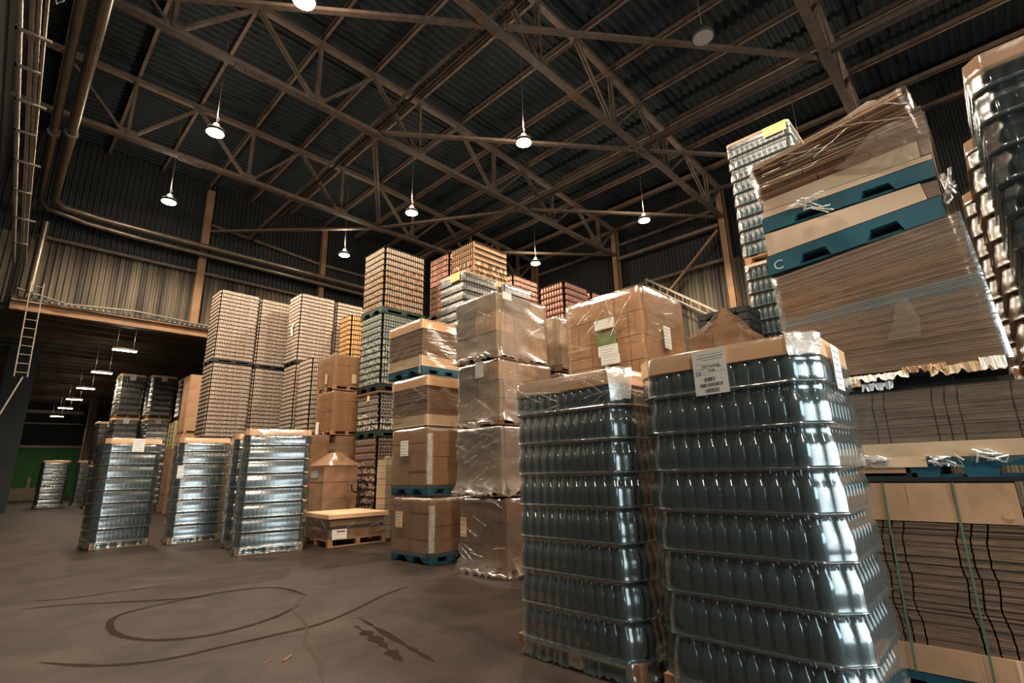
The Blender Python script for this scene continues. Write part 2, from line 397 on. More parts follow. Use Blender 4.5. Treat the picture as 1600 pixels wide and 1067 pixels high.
mb = MB(); mb.box(-.6, -.2, 0, .6, .2, 8.9); tag(mb.build('dark_column', M_black, None, (.55, 38, 0)), 'dark column at the left edge beyond the opening', 'column')
mb = MB(); mb.box(0, 0, 0, 2.6, .6, 1.0); mb.box(.2, .1, 1, .5, .5, 1.6); mb.box(1.9, .1, 1.0, 2.1, .3, 1.9)
tag(mb.build('steel_bench', M_dull, None, (.9, 60.5, 0)), 'low grey machine bench in front of the far wall, left of the green door', 'bench')

def lampmesh():
    mb = MB(); mb.lathe([(.05, .32), (.09, .30), (.11, .2), (.24, .12), (.27, .02), (.27, 0), (.25, -.005)][::-1], n=16); return mb.mesh('lamp_housing', mat('dark lamp housing', rgb(64, 60, 54), .6))
M_glow = mat('lit lamp glass', rgb(255, 226, 180), .4, emit=(1.0, .80, .55, 1), estr=60)
M_unlit = mat('unlit lamp glass', rgb(170, 160, 150), .3)
LH = lampmesh()
mb = MB(); mb.lathe([(.24, -.02), (.235, -.008)], n=16); LG = mb.mesh('lamp_glass', M_glow); LU = LG.copy(); LU.materials.clear(); LU.materials.append(M_unlit)
mb = MB(); mb.tube([(0, 0, .32), (0, 0, 3.63)], .012, 5); mb.tube([(0, 0, .32), (.06, 0, .5), (0, 0, .62)], .008, 5); LC = mb.mesh('lamp_cord', M_dull)
def lamp(x, y, z, label, on=True, power=None):
    t = thing('high_bay_lamp', label, 'ceiling lamp', (x, y, z), 0, 'hanging high-bay lamps')
    obj('lamp_housing', LH, t); obj('lamp_glass', LG if on else LU, t); obj('lamp_cord', LC, t)
    if on:
        pw = power or LAMP_W
        l = bpy.data.lights.new('lamp_light', 'SPOT'); l.energy = pw; l.color = LAMP_COL; l.spot_size = math.radians(158); l.spot_blend = .45; l.shadow_soft_size = .22
        o = bpy.data.objects.new('lamp_light', l); C.objects.link(o); o.parent = t; o.location = (0, 0, -.06)
        l2 = bpy.data.lights.new('lamp_spill', 'POINT'); l2.energy = pw*.05; l2.color = LAMP_COL; l2.shadow_soft_size = .1
        o2 = bpy.data.objects.new('lamp_spill', l2); C.objects.link(o2); o2.parent = t; o2.location = (0, 0, .7)
    return t
t = thing('added_floodlight', 'unseen floodlight added on the left wall to brighten the near faces', 'floodlight', (-1.25, -3.2, 6.4))  # unseen floodlight added to brighten the near left-facing sides
mb = MB(); mb.box(0, -.05, -.05, .25, .05, .05); mb.build('bracket', M_dull, t)
mb = MB(); mb.prism_x([(-.3, -.22), (.3, -.22), (.26, .22), (-.26, .22)], .25, .38); mb.build('lamp_housing', M_dull, t)
mb = MB(); mb.box(.381, -.26, -.18, .385, .26, .18); mb.build('lamp_glass', M_glow, t)
l = bpy.data.lights.new('lamp_light', 'SPOT'); l.energy = 850; l.color = LAMP_COL; l.spot_size = math.radians(120); l.spot_blend = .6; l.shadow_soft_size = .35
o = bpy.data.objects.new('lamp_light', l); C.objects.link(o); o.parent = t; o.location = (.6, 0, 0); o.rotation_euler = Vector((5.2, 5.6, -4.6)).to_track_quat('-Z', 'Y').to_euler()
LX = [(3.3, 'left'), (10.5, 'middle'), (18.1, 'right')]
LY = [(9.35, 'nearest'), (15.6, 'second'), (21.2, 'farthest')]
for x, cx in LX:
    for y, cy in LY:
        if x > 18 and y > 21: continue
        lamp(x, y, 11.75, f'glowing high-bay lamp, {cy} of the lit lamps in the {cx} row under the trusses')
lamp(10.65, 3.46, 11.7, 'unlit round lamp hanging at the upper right, its face dark grey', on=False)
for x, cx in ((3.3, 'left'), (18.1, 'right')):  # lit lamps added out of view to raise the brightness
    lamp(x, 3.2, 11.75, f'added lit high-bay lamp out of view, continuing the {cx} row')
for x, cx in LX:  # further row added behind the camera for brightness and reflections
    lamp(x, -3.0, 11.75, f'added unseen lit high-bay lamp in the {cx} row over the assumed loading doors')
# far hall lamps: shallow troughs
mb = MB(); mb.prism_x([(-.14, 0), (.14, 0), (.09, .1), (-.09, .1)], -.45, .45); TH = mb.mesh('trough_housing', M_dull)
mb = MB(); mb.box(-.42, -.12, -.02, .42, .12, -.003); TG = mb.mesh('trough_tube', M_glow)
mb = MB(); mb.tube([(-.3, 0, .1), (-.3, 0, 2.0)], .008, 5); mb.tube([(.3, 0, .1), (.3, 0, 2.0)], .01, 5); TC = mb.mesh('trough_cord', M_dull)
for k, y in enumerate((27.0, 33.5, 40, 46, 52, 59)):
    t = thing('trough_lamp', f'glowing lamp under the low far ceiling, {ORD[k+1]} from the header beam', 'ceiling lamp', (3.5+.05*k, y, 7.0), 0, 'lamps in the far hall')
    obj('trough_housing', TH, t); obj('trough_tube', TG, t); obj('trough_cord', TC, t)
    l = bpy.data.lights.new('lamp_light', 'SPOT'); l.energy = 420; l.color = LAMP_COL; l.spot_size = math.radians(150); l.spot_blend = .5; l.shadow_soft_size = .2
    o = bpy.data.objects.new('lamp_light', l); C.objects.link(o); o.parent = t; o.location = (0, 0, -.08)
    l2 = bpy.data.lights.new('lamp_spill', 'POINT'); l2.energy = 30; l2.color = LAMP_COL; l2.shadow_soft_size = .1
    o2 = bpy.data.objects.new('lamp_spill', l2); C.objects.link(o2); o2.parent = t; o2.location = (0, 0, .55)

# ------------------------------------------------------------------ roof trusses, purlins, ties
ZC = 12.75
def ztop(x): return 15.0 if x < 11 else 15.0-(x-11)*.063
TY = [1.6, 7.55, 13.45, 19.4]
tn = ['nearest the camera, overhead at the upper right', 'second from the camera, running to the ochre column', 'third from the camera, above the tall can towers', 'farthest one, just before the back wall']
def pair(mb, p, q, a, gap):
    for s_ in (-1, 1):
        mb.bar((p[0], p[1]+s_*gap, p[2]), (q[0], q[1]+s_*gap, q[2]), a*.6, a)
for yi, (y, l) in enumerate(zip(TY, tn)):
    t = thing('roof_truss', f'rusty steel roof truss, {l}', 'roof truss', (0, y, 0), 0, 'steel roof trusses')
    x0, x1 = XL, 22.4
    mb = MB(); mb.box(x0, -.12, ZC-.06, x1, .12, ZC-.03); mb.box(x0, -.05, ZC-.03, x1, -.03, ZC+.12); mb.box(x0, .03, ZC-.03, x1, .05, ZC+.12)
    mb.build('bottom_chord', M_steel, t)
    mb = MB()
    for a, b_ in ((x0, 11), (11, x1)):
        mb.bar((a, 0, ztop(a)), (b_, 0, ztop(b_)), .2, .16)
    mb.build('top_chord', M_steel, t)
    V = [1.58+3.85*i for i in range(6)]
    for xv in V:
        for dx in (-1.925, 0, 1.925):
            xt = xv+dx
            if xt < x0+.05: continue
            xt = min(xt, 22.3)
            mb = MB(); pair(mb, (xv+dx*.06, 0, ZC+.08), (xt, 0, ztop(xt)-.06), .085 if dx else .1, .05)
            mb.build('web_member', M_steel, t)
        mb = MB(); mb.box(xv-.28, -.035, ZC-.03, xv+.28, -.02, ZC+.3); mb.build('gusset_plate', M_steel, t)
    for xt in (3.5, 7.35, 11.2, 15.05, 18.9):
        mb = MB(); mb.box(xt-.4, -.14, ZC-.09, xt+.4, .14, ZC-.06)
        for k in range(8):
            mb.box(xt-.34+k*.09, -.1, ZC-.105, xt-.31+k*.09, -.07, ZC-.09); mb.box(xt-.34+k*.09, .07, ZC-.105, xt-.31+k*.09, .1, ZC-.09)
        mb.build('splice_plate', M_steel, t)
# purlins along Y on the top chords
px = [1.58+1.925*j for j in range(-1, 12)][::-1]
mbp = {}
for k, x in enumerate(px):
    z = ztop(x)+.2
    mb = MB(); h = YB+8.8
    mb.box(-.05, -9, -.1, -.03, YB-.2, .12); mb.box(-.05, -9, -.1, .07, YB-.2, -.08); mb.box(-.05, -9, .1, .07, YB-.2, .12)
    for yy in (4.6, 10.6, 16.5, 22.5): mb.box(-.07, yy-.03, -.11, .08, yy+.03, -.09)
    tag(mb.build('roof_purlin', M_steel, None, (x, 0, z)), f'roof purlin under the dark deck, {ORD[k+1]} out from the right wall', 'purlin', 'roof purlins')
# ties and plan bracing at the level of the bottom chords
ties = [((7.45, -9), (7.45, 25.3), 'longitudinal tie at bottom chord level, passing above the left lamps'), ((15.05, -9), (15.05, 25.3), 'longitudinal tie at bottom chord level, between the middle and right lamps')]
for p, q, l in ties:
    mb = MB(); mb.box(-.12, p[1], -.02, -.1, q[1], .14); mb.box(.1, p[1], -.02, .12, q[1], .14)
    tag(mb.build('roof_tie', M_steel, None, (p[0], 0, ZC+.15)), l, 'tie beam', 'roof ties')
br = [((7.45, 13.45), (15.05, 7.55), 'second and third trusses, above the nearest middle lamp'), ((15.05, 13.45), (22.3, 7.6), 'second and third trusses, ending at the ochre column'),
      ((7.45, 13.45), (11.25, 19.4), 'third and farthest trusses, steep in view behind the cream can tower'), ((11.25, 19.4), (15.05, 13.45), 'third and farthest trusses, right of the second middle lamp'),
      ((11.25, 19.4), (5.6, 25.2), 'farthest truss and back wall, above the left wall post'), ((15.05, 7.55), (22.3, 1.7), 'first and second trusses, rising to the upper right'),
      ((7.45, 7.55), (.0, 13.45), 'second and third trusses at the left of the hall'), ((7.45, 7.55), (15.05, 1.6), 'first and second trusses at the top middle'),
      ((22.3, 13.45), (15.05, 19.4), 'third and farthest trusses near the right wall')]
for p, q, l in br:
    mb = MB(); c = ((p[0]+q[0])/2, (p[1]+q[1])/2)
    p = (c[0]+(p[0]-c[0])*.94, c[1]+(p[1]-c[1])*.94); q = (c[0]+(q[0]-c[0])*.94, c[1]+(q[1]-c[1])*.94)
    for s_ in (-.06, .06): mb.bar((p[0]-c[0]+s_, p[1]-c[1], 0), (q[0]-c[0]+s_, q[1]-c[1], 0), .07, .1)
    tag(mb.build('plan_brace', M_steel, None, (c[0], c[1], ZC+.02)), f'diagonal roof brace between {l}', 'brace', 'roof braces')

# ------------------------------------------------------------------ pipes, conduits and racks on the left wall and back wall
t = thing('duct_pipe', 'fat dark pipe along the top left wall, turning along the back wall', 'pipe', (0, 0, 0), 0, 'pipe pair at the left')
mb = MB(); mb.tube([(.22, -6, 11.8), (.22, 10, 11.8), (.22, 23.9, 11.8), (.5, 24.5, 11.8), (1.62, 24.7, 11.8), (3, 24.72, 11.8), (16, 24.72, 11.8)], .13, 14)
mb.build('pipe_run', M_pipe, t)
mb = MB(); mb.tube([(.22, 18.6, 11.8), (.22, 18.75, 11.8)], .17, 14); mb.build('pipe_collar', M_dull, t)
t = thing('duct_pipe', 'second fat pipe left of the first, ending in a thin line below it', 'pipe', (0, 0, 0), 0, 'pipe pair at the left')
mb = MB(); mb.tube([(-.16, -6, 11.8), (-.16, 10, 11.8), (-.16, 24.2, 11.8), (.1, 24.75, 11.7), (1.3, 24.9, 11.55), (3, 24.97, 11.5), (16, 24.97, 11.5)], .11, 14)
mb.build('pipe_run', M_pipe, t)
mb = MB(); mb.tube([(-.16, 18.9, 11.8), (-.16, 19.05, 11.8)], .16, 14); mb.build('pipe_collar', M_dull, t)
mb = MB(); mb.tube([(.15, 24.9, 11.2), (.14, 24.9, 8.3)], .11, 12)
tag(mb.build('down_pipe', M_pipe, None), 'shiny vertical pipe in the far left corner below the fat pipes', 'pipe')
cds = [((-.83, 10.26), (-.29, 29.98), .045), ((-.68, 10.11), (-.07, 29.79), .035), ((-.6, 10.04), (.07, 30.84), .03), ((-.51, 9.95), (-.29, 19.27), .025)]
cn = ['widest steel conduit on the left wall, next to the dark rack', 'second steel conduit from the rack on the left wall', 'third steel conduit from the rack on the left wall', 'thin outermost conduit on the left wall with clip ends']
for (p, q, r), l in zip(cds, cn):
    d = (q[0]-p[0])/(q[1]-p[1]); y0, y1 = 3.0, 24.4
    mb = MB(); c = p[0]+d*(14-p[1])
    mb.tube([(d*(y0-14), y0-14, 0), (d*(y1-14), y1-14, 0)], r, 8)
    tag(mb.build('wall_conduit', M_dull, None, (c, 14, 9.2)), l, 'conduit', 'conduits on the left wall')
k = 0
for y in (10.9, 12.0, 13.2, 14.5, 16.0, 17.8, 19.8, 22):
    k += 1
    mb = MB(); xx = -.68+(y-10)*.03
    mb.box(-.2, -.03, -.02, .16+.12*(k % 2), .03, .02); mb.box(-.2, -.03, -.02, -.17, .03, .3)
    tag(mb.build('conduit_bracket', M_dull, None, (xx, y, 9.12)), f'steel conduit bracket on the left wall, {ORD[k]} from the top of the photo', 'bracket', 'brackets on the left wall')
t = thing('cable_ladder', 'long dark cable rack with many rungs along the left wall', 'cable rack', (-1.02, 0, 8.6))
mb = MB(); mb.box(-.02, 3, -.05, .02, 25, .05); mb.box(-.02, 3, -.95, .02, 25, -.85); mb.build('side_rail', M_dull, t)
RUNG = MB(); RUNG.box(-.03, -.02, -.85, .03, .02, -.05); RM = RUNG.mesh('rung', M_dull)
for k in range(44): obj('rung', RM, t, (0, 3.3+k*.5, 0))
mb = MB(); 
for q in range(5):
    random.seed(q); mb.tube([(.02+.03*math.sin(q+s*.9), 3.2+s*1.1, -.2-q*.13+.04*math.sin(s*1.7+q)) for s in range(20)], .018, 5)
mb.build('cable_bundle', M_black, t)
t = thing('wall_ladder', 'steel ladder hung upright at the left end of the header beam', 'ladder', (.22, 24.4, 5.1))
mb = MB(); mb.tube([(0, 0, 0), (-.1, 0, 3.5)], .025, 6); mb.build('stile', M_dull, t)
mb = MB(); mb.tube([(.34, 0, 0), (.24, 0, 3.5)], .025, 6); mb.build('stile', M_dull, t)
for k in range(11):
    mb = MB(); z = .15+k*.32; mb.tube([(-.03*z, 0, z), (.34-.03*z, 0, z)], .016, 6); mb.build('rung', M_dull, t)
rail('stay_rod', (.45, 24.4, 5.1), (-.3, 24.3, 2.3), .04, .04, 'thin stay rod slanting down left from the ladder foot', 'rod', M_dull)
mb = MB(); mb.tube([(-.5, 9.6, 10.1), (-.42, 9.9, 9.85), (-.35, 10.3, 9.6), (-.42, 10.2, 9.4), (-.52, 9.9, 9.5), (-.48, 9.7, 9.9)], .02, 6)
tag(mb.build('cable_coil', M_black, None), 'looped black cable hanging by the conduits at the upper left', 'cable')

# ------------------------------------------------------------------ pallets, boxes, films: mesh makers (local frame: near corner at the origin, +x and +y into the load)
def wood_pallet_mesh(wx, wy, h=.14, m_=None):
    mb = MB(); n = 5
    for i in range(n):
        y = i*(wy-.11)/(n-1); mb.box(0, y, h-.022, wx, y+.11, h)
    for x in (0, (wx-.1)/2, wx-.1):
        mb.box(x, 0, h-.044, x+.1, wy, h-.022)
        for y in (0, (wy-.12)/2, wy-.12): mb.box(x, y, .022, x+.1, y+.12, h-.044)
    for y in (0, (wy-.1)/2, wy-.1): mb.box(0, y, 0, wx, y+.1, .022)
    return mb.mesh('wood_pallet', m_ or M_wood)
def plastic_pallet_mesh(wx, wy, h=.16, m_=None):
    mb = MB(); fx, fy = .2, .2
    mb.box(0, 0, h*.62, wx, wy, h)
    for x in (0, (wx-fx)/2, wx-fx):
        for y in (0, (wy-fy)/2, wy-fy):
            mb.prism([(x+.02, y), (x+fx-.02, y), (x+fx, y+.02), (x+fx, y+fy-.02), (x+fx-.02, y+fy), (x+.02, y+fy), (x, y+fy-.02), (x, y+.02)], .03, h*.62)
    for y in (0, (wy-.16)/2, wy-.16): mb.box(0.01, y+.01, 0, wx-.01, y+.15, .03)
    # sloping shoulders of the fork openings
    for y0, y1 in ((fy, (wy-fy)/2), ((wy+fy)/2, wy-fy)):
        for ya, s_ in ((y0, 1), (y1, -1)):
            mb.prism_x([(ya, h*.62), (ya+s_*.07, h*.62), (ya, h*.62-.05)], .0, .04)
    return mb.mesh('plastic_pallet', m_ or M_blue)
SPAN = {}
def loop_pts(wx, wy, ch, step):
    """points and outward normals round a rectangle with cut corners, starting on the x=0 side"""
    cx, cy = ch if isinstance(ch, tuple) else (ch, ch)
    c = [(0, cy), (cx, 0), (wx-cx, 0), (wx, cy), (wx, wy-cy), (wx-cx, wy), (cx, wy), (0, wy-cy)]
    out = []
    for i in range(8):
        a, b_ = c[i], c[(i+1) % 8]; L_ = math.hypot(b_[0]-a[0], b_[1]-a[1])
        if L_ < 1e-4: continue
        n = max(1, round(L_/step)); d = ((b_[0]-a[0])/L_, (b_[1]-a[1])/L_); nr = (d[1], -d[0])
        for k in range(n): out.append((a[0]+d[0]*L_*k/n, a[1]+d[1]*L_*k/n, nr[0], nr[1], k/n*L_ if n > 3 else 0))
        SPAN[i] = L_
    return out
BPROF = [(.9, 0), (1, .03), (1, .52), (.86, .62), (.5, .76), (.38, .86), (.4, .96), (.44, .97), (.44, 1)]
def bottle_mesh(r, h, n, m_, low=False):
    mb = MB(); pr = [BPROF[i] for i in (0, 2, 4, 5, 8)] if low else BPROF
    mb.lathe([(a*r, z*h) for a, z in pr], n=n); return mb.mesh('bottle', m_)
def add_bottle(mb, x, y, z, r, h, n, low):
    pr = [BPROF[i] for i in (0, 2, 4, 5, 8)] if low else BPROF
    mb.lathe([(a*r, b_*h) for a, b_ in pr], x, y, z, n)
def paper_label(parent, P, u, wd, ht, m_=None, lines=6, blocks=(), side='x', bars=(), name='label', tilt=0):
    """paper on the x=0 side (side 'x', reading from +y to -y) or on the y=0 side (side 'y', reading along +x); P = top-left corner"""
    x, y, z = P
    def pt(a, b_, e):   # a across 0..1, b down 0..1, e out
        aa, bb = a*wd, b_*ht
        if tilt: aa, bb = aa*math.cos(tilt)-bb*math.sin(tilt)*0, bb+aa*math.sin(tilt)
        return (x-e, y-aa, z-bb) if side == 'x' else (x+aa, y-e, z-bb)
    def q(mb, a0, b0, a1, b1, e):
        mb.add([pt(a0, b0, e), pt(a1, b0, e), pt(a1, b1, e), pt(a0, b1, e)], [(0, 3, 2, 1)])
    mb = MB(); q(mb, 0, 0, 1, 1, 0); vs = [pt(0, 0, -.002), pt(1, 0, -.002), pt(1, 1, -.002), pt(0, 1, -.002)]
    mb.add(vs, [(0, 1, 2, 3)])
    lab = mb.build(name, m_ or M_paper, parent)
    if lines or blocks:
        mb = MB()
        for (b0, a0, a1, hh) in lines if isinstance(lines, (list, tuple)) else [(.12+.76*i/max(1, lines-1), .1, .9-.3*((i*7) % 3)/3, .03) for i in range(lines)]:
            q(mb, a0, b0, a1, b0+hh, .0012)
        mb.build('label_print', M_faint, lab)
    if bars:
        mb = MB(); rr = random.Random(3)
        for (a0, a1, b0, b1) in bars:
            a = a0
            while a < a1:
                w_ = rr.choice((.008, .014, .022)); q(mb, a, b0, min(a+w_, a1), b1, .0012); a += w_+rr.choice((.008, .012, .018))
        mb.build('barcode', M_ink, lab)
    return lab, pt

def creases(root, wx, wy, z0, z1, n, seed, off=.03, r=.0035, m_=None, yspan=None):
    """taut ridges in the film, on the near two faces"""
    rr = random.Random(seed); mb = MB()
    for q in range(n):
        face = rr.random() < (.6 if wx else 1); L_ = wy if face else wx
        a0 = rr.uniform(.0, .9)*L_; ln = rr.uniform(.12, .45)*L_; zz = rr.uniform(z0, z1); sl = rr.choice((-1, 1))*rr.uniform(.05, .7)*ln; pts = []
        for i in range(6):
            t_ = i/5; a = min(L_-.01, a0+ln*t_); z = min(z1, max(z0, zz+sl*t_+rr.uniform(-.006, .006)))
            pts.append((-off, a, z) if face else (a, -off, z))
        mb.tube(pts, r*rr.uniform(.6, 1.3), 4)
    return mb.build('film_creases', m_ or M_film_w, root)
def shrink_film_mesh(wx, wy, z0, lh, layers, ztop, ch, pitch, m_, per=4, out=.012, skirt=True, bumps=.004, depth=1.0, bulge=0.0):
    lp = loop_pts(wx, wy, ch, pitch/per); rows = []; rr = random.Random(5)
    prof = [(0, .014), (.015, .006), (.05, .003), (.2, .004), (.35, .003), (.48, 0), (.58, -.005), (.68, -.012), (.80, -.020), (.92, -.022), (.985, -.010)]
    bw = []
    for x, y, nx, ny, s_ in lp:   # how far along its own face, for the gentle belly of the face
        q = y/wy if abs(nx) > .9 else (x/wx if abs(ny) > .9 else 0)
        bw.append(bulge*4*q*(1-q))
    if skirt:
        rows.append([(x+nx*.035+rr.uniform(-.012, .012), y+ny*.035+rr.uniform(-.012, .012), .02+rr.uniform(-.015, .02)) for x, y, nx, ny, s_ in lp])
        rows.append([(x+nx*.012, y+ny*.012, z0*.6) for x, y, nx, ny, s_ in lp])
    for l in range(layers):
        for t, d in prof:
            r = []
            for i, (x, y, nx, ny, s_) in enumerate(lp):
                bump = abs(math.sin(PI*s_/pitch)); k = .8 if t < .55 else 1.3
                o = out+d*depth-(1-bump)*bumps*k+bw[i]
                if t == 0: o = out+d*depth+rr.uniform(-.003, .004)+bw[i]
                r.append((x+nx*o, y+ny*o, z0+(l+t)*lh))
            rows.append(r)
    rows = [r for r in rows if r[0][2] < ztop-.14]
    rows.append([(x+nx*.014, y+ny*.014, ztop-.135) for x, y, nx, ny, s_ in lp])
    rows.append([(x+nx*.009, y+ny*.009, ztop-.09) for x, y, nx, ny, s_ in lp])
    rows.append([(x+nx*.005, y+ny*.005, ztop-.012) for x, y, nx, ny, s_ in lp])
    rows.append([(x-nx*.02, y-ny*.02, ztop+.006) for x, y, nx, ny, s_ in lp])
    rows.append([(x-nx*.25, y-ny*.25, ztop+.006) for x, y, nx, ny, s_ in lp])
    mb = MB(); mb.grid(rows[:-4], closed=True); mb.grid(rows[-5:], 1, closed=True); mb.f = [f[::-1] for f in mb.f]
    return mb.mesh('shrink_film', [m_, M_film_cap])

def glass_pallet(label, loc, wx, wy, h, layers, pitch, rz=0, ch=.12, indiv=0, low=True, rings=1, seg=8, film=None, bottle=None, group=None, m_lid=None, per=3, skirt=True, bumps=.004, depth=1.0, bulge=0.0, lid_t=.12):
    root = thing('bottle_pallet', label, 'bottle pallet', loc, rz, group)
    film = film or M_film_g; bottle = bottle or M_bottle
    obj('wood_pallet', wood_pallet_mesh(wx-.04, wy-.04), root, (.02, .02, 0))
    chx, chy = ch if isinstance(ch, tuple) else (ch, ch); ch0 = ch; ch = min(chx, chy)
    z0 = .15; lh = (h-z0-.03)/layers; r = pitch*.48; bh = lh-.012
    pos = []
    for q in range(rings):
        o = r+.004+q*pitch
        xs = wx-2*o; ys = wy-2*o; nx = max(2, round(xs/pitch)); ny = max(2, round(ys/pitch))
        c = max(0, ch-.03) if q == 0 else max(0, ch-.1)
        ring = []
        for i in range(ny+1): ring.append((o, o+ys*i/ny, 0))
        for i in range(1, nx+1): ring.append((o+xs*i/nx, o, 1))
        for i in range(1, ny+1): ring.append((o+xs, o+ys*i/ny, 2))
        for i in range(1, nx): ring.append((o+xs*i/nx, o+ys, 3))
        for x, y, s_ in ring:
            ex, ey = min(x, wx-x), min(y, wy-y)
            if ex+ey < ch+2*r*.9: continue
            pos.append((x, y, s_, q))
    if ch > .05:   # bottles along the cut corner
        for k in range(3):
            t = (k+.5)/3
            pos.append((.71*r+chx*t+.004, .71*r+chy*(1-t)+.004, 0, 0))
    cand = []; rest = []
    for l in range(layers):
        for (x, y, s_, q) in pos: (cand if (s_ in (0, 1) and q == 0) else rest).append((x, y, z0+l*lh+.006, l, q))
    cand.sort(key=lambda c: (-c[3], c[1]))
    if indiv:
        bm_ = bottle_mesh(r, bh, seg, bottle, low)
        for x, y, z, l, q in cand[:indiv]: obj('bottle', bm_, root, (x, y, z))
        rest += cand[indiv:]
    else: rest += cand
    mb = MB()
    for x, y, z, l, q in rest: add_bottle(mb, x, y, z, r, bh, seg if q < 2 else 6, low or q > 1)
    tag(mb.build('bottles', bottle, root), kind='stuff')
    ca, cb = max(.02, chx-.01), max(.02, chy-.01)
    poly = [(0, cb), (ca, 0), (wx-ca, 0), (wx, cb), (wx, wy-cb), (wx-ca, wy), (ca, wy), (0, wy-cb)]
    mb = MB(); mb.prism(poly, 0, .005); sm = mb.mesh('layer_sheet', M_sheet)
    for l in range(layers): obj('layer_sheet', sm, root, (0, 0, z0+l*lh-.001))
    mb = MB(); zt = z0+layers*lh
    p2 = [((x-wx/2)*(1+.006/wx)+wx/2, (y-wy/2)*(1+.006/wy)+wy/2) for x, y in poly]
    mb.prism(p2, h-lid_t, h)
    mb.build('cardboard_lid', m_lid or M_lid, root)
    obj('shrink_film', shrink_film_mesh(wx, wy, z0, lh, layers, h+.003, ch0, pitch, film, per, skirt=skirt, bumps=bumps, depth=depth, bulge=bulge), root)
    return root

# the two big bottle pallets beside the camera
R1 = glass_pallet('tall film-wrapped bottle pallet, left of the two nearest, its cap creased under film', (3.43, 2.13, 0), 1.05, 1.22, 2.28, 8, .092, 0, (.17, .11), 100, False, 4, 10, per=4, bumps=.004, group='nearest bottle pallets')
R2 = glass_pallet('nearest film-wrapped bottle pallet, with printed white paper on its cap', (3.43, .75, 0), 1.05, 1.24, 2.29, 8, .098, 0, .14, 100, False, 4, 10, per=4, bumps=.005, group='nearest bottle pallets')
lab, pt = paper_label(R2, (-.034, .745, 2.275), None, .235, .31, lines=[(.1, .2, .95, .012), (.16, .15, .95, .02), (.22, .3, .9, .012), (.29, .1, .3, .01), (.42, .1, .5, .012), (.5, .1, .95, .008), (.55, .05, .6, .008)],
    bars=[(.3, .62, .62, .71), (.16, .84, .75, .83), (.3, .72, .87, .96)], tilt=-.03)
def words(txt, a, b_, size, parent, pt):
    cu = bpy.data.curves.new('words', 'FONT'); cu.body = txt; cu.size = size; cu.materials.append(M_ink); cu.space_character = 1.1
    tmp = bpy.data.objects.new('words', cu); C.objects.link(tmp); bpy.context.view_layer.update()
    me = bpy.data.meshes.new_from_object(tmp.evaluated_get(bpy.context.evaluated_depsgraph_get())); bpy.data.objects.remove(tmp)
    o = bpy.data.objects.new('label_number', me); C.objects.link(o); o.parent = parent
    o.location = pt(a, b_, .002); o.rotation_euler = (PI/2, 0, -PI/2)
    return o
words('0076430', .28, .40, .032, lab, pt); words('508', .46, .50, .028, lab, pt); words('23', .06, .55, .038, lab, pt); words('77-', .72, .44, .026, lab, pt)
lab2, _ = paper_label(R2, (.35, -.034, 2.26), None, .2, .30, lines=6, side='y')
# milky folded film flaps over the corners of the caps
def flap(root, pts, name='film_flap', m_=None):
    mb = MB(); rows = []
    for a, b_ in pts:
        a, b_ = Vector(a), Vector(b_)
        rows.append([tuple(a.lerp(b_, k/6)+Vector((0, 0, .006*math.sin(k*2.1+a.z*9)))) for k in range(7)])
    mb.grid(rows); o = mb.build(name, m_ or M_film_m, root)
    return o
M_film_w = film_mat('white folded film', (.95, .97, .97, 1), rgb(236, 240, 238), .5, .2, bump=.5, bscale=(12, 12, 12), streak=.3, gloss=.15)
flap(R2, [((.005, .16, 2.318), (.16, .005, 2.318)), ((-.03, .13, 2.29), (.13, -.032, 2.29)), ((-.034, .13, 2.2), (.11, -.036, 2.22)), ((-.026, .125, 2.15), (.10, -.03, 2.17))], m_=M_film_w)
creases(R1, 0, 1.22, 2.0, 2.24, 14, 44, off=.03, r=.003)
flap(R1, [((.02, .13, 2.31), (.22, .0, 2.31)), ((-.02, .10, 2.285), (.17, -.03, 2.285)), ((-.012, .09, 2.16), (.15, -.03, 2.17)), ((-.0, .085, 2.02), (.13, -.02, 2.04))], m_=M_film_w)

# bottle pallets standing free at the left
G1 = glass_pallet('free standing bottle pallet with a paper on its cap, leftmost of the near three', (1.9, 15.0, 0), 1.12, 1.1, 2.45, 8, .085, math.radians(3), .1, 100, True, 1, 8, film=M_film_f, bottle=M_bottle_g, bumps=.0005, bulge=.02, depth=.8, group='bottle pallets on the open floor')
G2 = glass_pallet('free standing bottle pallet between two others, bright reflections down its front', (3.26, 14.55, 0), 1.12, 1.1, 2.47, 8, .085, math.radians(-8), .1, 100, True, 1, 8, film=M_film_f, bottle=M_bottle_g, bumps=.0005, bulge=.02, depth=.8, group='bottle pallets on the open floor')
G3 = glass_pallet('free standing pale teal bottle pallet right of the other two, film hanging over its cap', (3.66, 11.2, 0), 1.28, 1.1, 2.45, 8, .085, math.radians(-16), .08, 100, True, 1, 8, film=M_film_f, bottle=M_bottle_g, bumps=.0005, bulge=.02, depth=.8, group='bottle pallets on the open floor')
G4 = dup(G3, (3.88, 12.5, 0), math.radians(-13), 'brown-looking bottle pallet half hidden directly behind the pale teal one', 'bottle pallets on the open floor')
paper_label(G1, (.5, -.05, 2.44), None, .24, .3, lines=5, side='y')
paper_label(G2, (.03, -.05, 1.8), None, .12, .3, lines=3, side='y')
flap(G3, [((.2, .1, 2.46), (1.2, .1, 2.46)), ((.2, -.05, 2.45), (1.2, -.05, 2.45)), ((.35, -.055, 2.3), (.95, -.055, 2.36)), ((.4, -.05, 2.16), (.6, -.05, 2.25))])
